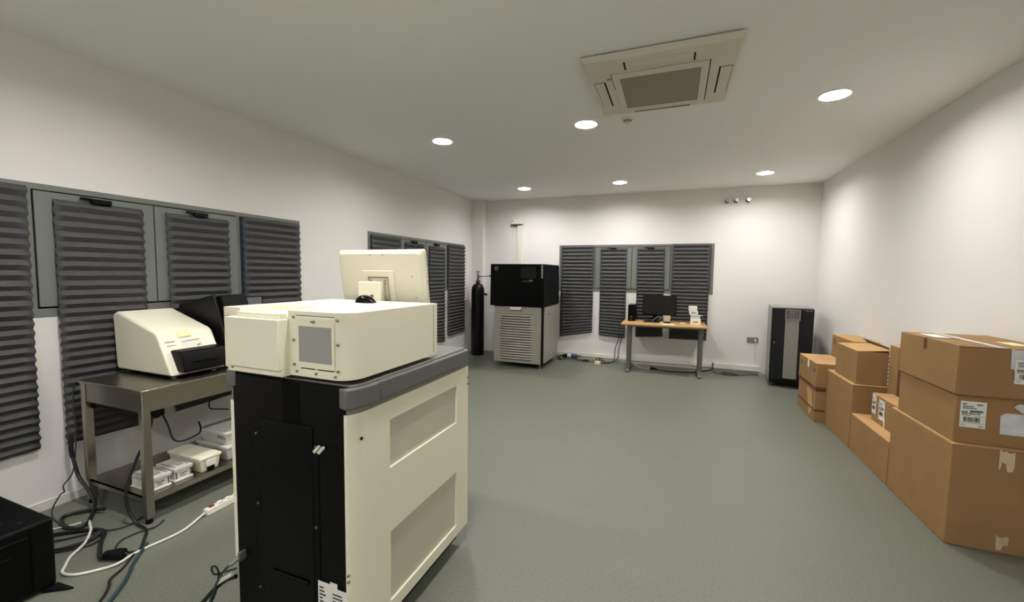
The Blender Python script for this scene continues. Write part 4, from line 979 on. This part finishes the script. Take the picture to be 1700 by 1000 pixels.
# low box and what stands on it
D = carton('low cardboard box on the floor beside the biggest box', 1.505, XW, 3.765, 4.46, 0, .323)
J = carton('small cardboard box with two white labels, on the low cardboard box', 1.60, 1.738, 3.80, 4.33, .324, .552, flaps='none')
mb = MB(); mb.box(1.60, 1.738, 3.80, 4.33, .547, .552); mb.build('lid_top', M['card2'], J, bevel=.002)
ship_label(J, lambda u, w, z: (1.5995 - w, 4.33 - u, z), .004, .075, .385, .545, seed=2)
ship_label(J, lambda u, w, z: (1.5995 - w, 4.33 - u, z), .125, .225, .37, .53, seed=3)
mb = MB(); mb.box(1.598, 1.6, 4.09, 4.105, .325, .40); mb.build('white_tape', M['paper'], J)
I = carton('upright cardboard box against the side wall with brown tape down its face', 1.745, XW, 3.79, 4.46, .324, .95)
mb = MB(); mb.box(1.7435, 1.745, 4.22, 4.30, .33, .945); mb.build('brown_tape', M['btape'], I)
mb = MB()
for k in range(10): mb.box(1.7425, 1.744, 4.452, 4.461, .60 + k * .034, .618 + k * .034)
mb.build('edge_marking', M['paper'], I)
MB().box(1.80, 1.92, 4.0, 4.4, .951, .953).build('white_tape', M['paper'], I)
# second stack
E_ = carton('plain cardboard box on the floor under the box with open flaps', 1.505, XW, 4.475, 5.125, 0, .573)
F_ = thing('cardboard_box', 'cardboard box with loose raised flaps on top of a plain taller box', 'cardboard box', (1.66, 4.75, .574), GC)
fx0, fx1, fy0, fy1, fz0, fz1 = 1.535, 1.80, 4.50, 5.0, .574, .868
mb = MB(); mb.holed([fx0, fx0 + .005, fx1 - .005, fx1], [fy0, fy0 + .005, fy1 - .005, fy1], lambda i, j: not (i == 1 and j == 1), 0, 1)
mb.v = [(p[0], p[2], fz0 if p[1] == 0 else fz1) for p in mb.v]
mb.box(fx0 + .002, fx1 - .002, fy0 + .002, fy1 - .002, fz0, fz0 + .006); mb.build('box_body', M['card'], F_)
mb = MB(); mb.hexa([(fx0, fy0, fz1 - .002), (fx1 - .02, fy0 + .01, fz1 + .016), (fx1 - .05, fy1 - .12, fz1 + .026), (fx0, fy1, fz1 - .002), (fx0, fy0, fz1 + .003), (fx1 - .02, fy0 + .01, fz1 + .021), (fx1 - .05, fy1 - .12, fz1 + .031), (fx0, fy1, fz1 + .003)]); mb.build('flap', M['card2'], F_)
mb = MB(); mb.hexa([(fx1, fy0, fz1), (fx1, fy1, fz1), (fx1 - .06, fy1, fz1 + .06), (fx1 - .02, fy0 + .02, fz1 + .035), (fx1 + .005, fy0, fz1), (fx1 + .005, fy1, fz1), (fx1 - .056, fy1, fz1 + .063), (fx1 - .016, fy0 + .02, fz1 + .038)]); mb.build('flap', M['card'], F_)
mb = MB(); mb.box(1.765, 1.79, fy0 - .0015, fy0, .80, .862); mb.box(1.765, 1.79, fy0 - .0015, fy0, .585, .655); mb.build('clear_tape', M['ctape'], F_)
# third stack, by the power unit
G1 = carton('lower cardboard box by the power unit, creased and taped around', 1.42, 1.715, 5.135, 5.75, 0, .335, flaps='none')
mb = MB(); mb.box(1.4185, 1.7165, 5.1335, 5.7515, .115, .135); mb.build('brown_tape', M['btape'], G1)
mb = MB(); mb.add([(1.4186, 5.25, .30), (1.4186, 5.42, .32), (1.4186, 5.20, .12), (1.4186, 5.32, .02)], [(0, 1, 2), (1, 3, 2)]); mb.build('crease_patch', M['card2'], G1)
G2 = carton('upper cardboard box by the power unit, with small printed marks', 1.415, 1.715, 5.13, 5.755, .336, .622, flaps='x')
mb = MB(); mb.box(1.4135, 1.7165, 5.1285, 5.7565, .338, .375); mb.build('brown_tape', M['btape'], G2)
mb = MB()
for yy in (5.19, 5.66): mb.box(1.4136, 1.415, yy - .02, yy - .004, .52, .56); mb.box(1.4136, 1.415, yy + .004, yy + .02, .52, .56)
mb.build('printed_mark', M['ink'], G2)
mb = MB(); mb.box(1.4134, 1.415, 5.38, 5.43, .53, .616); mb.build('paper_label', M['paper'], G2)
Hb = carton('tall cardboard box against the side wall behind the box with open flaps', 1.73, XW, 5.20, 5.79, 0, .865)
mb = MB(); n = 20
mb.add([(1.7288, 5.70 + r_ * math.cos(2 * PI * k / n), .79 + r_ * .9 * math.sin(2 * PI * k / n)) for r_ in (.03, .042) for k in range(n)], [(k, (k + 1) % n, n + (k + 1) % n, n + k) for k in range(n)])
mb.box(1.7284, 1.729, 5.68, 5.72, .785, .795); mb.build('printed_emblem', M['ink'], Hb)

# ------------------------------------------------------------------ world, camera, view
w = bpy.data.worlds.new('night'); SC.world = w; w.use_nodes = True
w.node_tree.nodes['Background'].inputs['Color'].default_value = (.02, .024, .03, 1)
w.node_tree.nodes['Background'].inputs['Strength'].default_value = 0.3

cam = bpy.data.cameras.new('camera'); co = bpy.data.objects.new('camera', cam); COL.objects.link(co)
cam.sensor_width = 36.0; cam.sensor_fit = 'HORIZONTAL'; cam.lens = 690.8263 / 1700 * 36
cam.clip_start = .02; cam.clip_end = 50
R_ = Matrix(((0.9320050, -0.0355050, 0.3607023),
             (0.3622420, 0.0579049, -0.9302837),
             (0.0121433, 0.9976905, 0.0668290)))
co.matrix_world = Matrix.Translation((0, 0, 1.52)) @ R_.to_4x4()
SC.camera = co
SC.view_settings.view_transform = 'Standard'; SC.view_settings.look = 'None'
SC.view_settings.exposure = 1.68; SC.view_settings.gamma = 1.0; SC.view_settings.use_curve_mapping = False
try:
    SC.cycles.use_denoising = True; SC.cycles.max_bounces = 8; SC.cycles.diffuse_bounces = 5; SC.cycles.sample_clamp_indirect = 6.0
    SC.cycles.caustics_reflective = False; SC.cycles.caustics_refractive = False
except Exception: pass
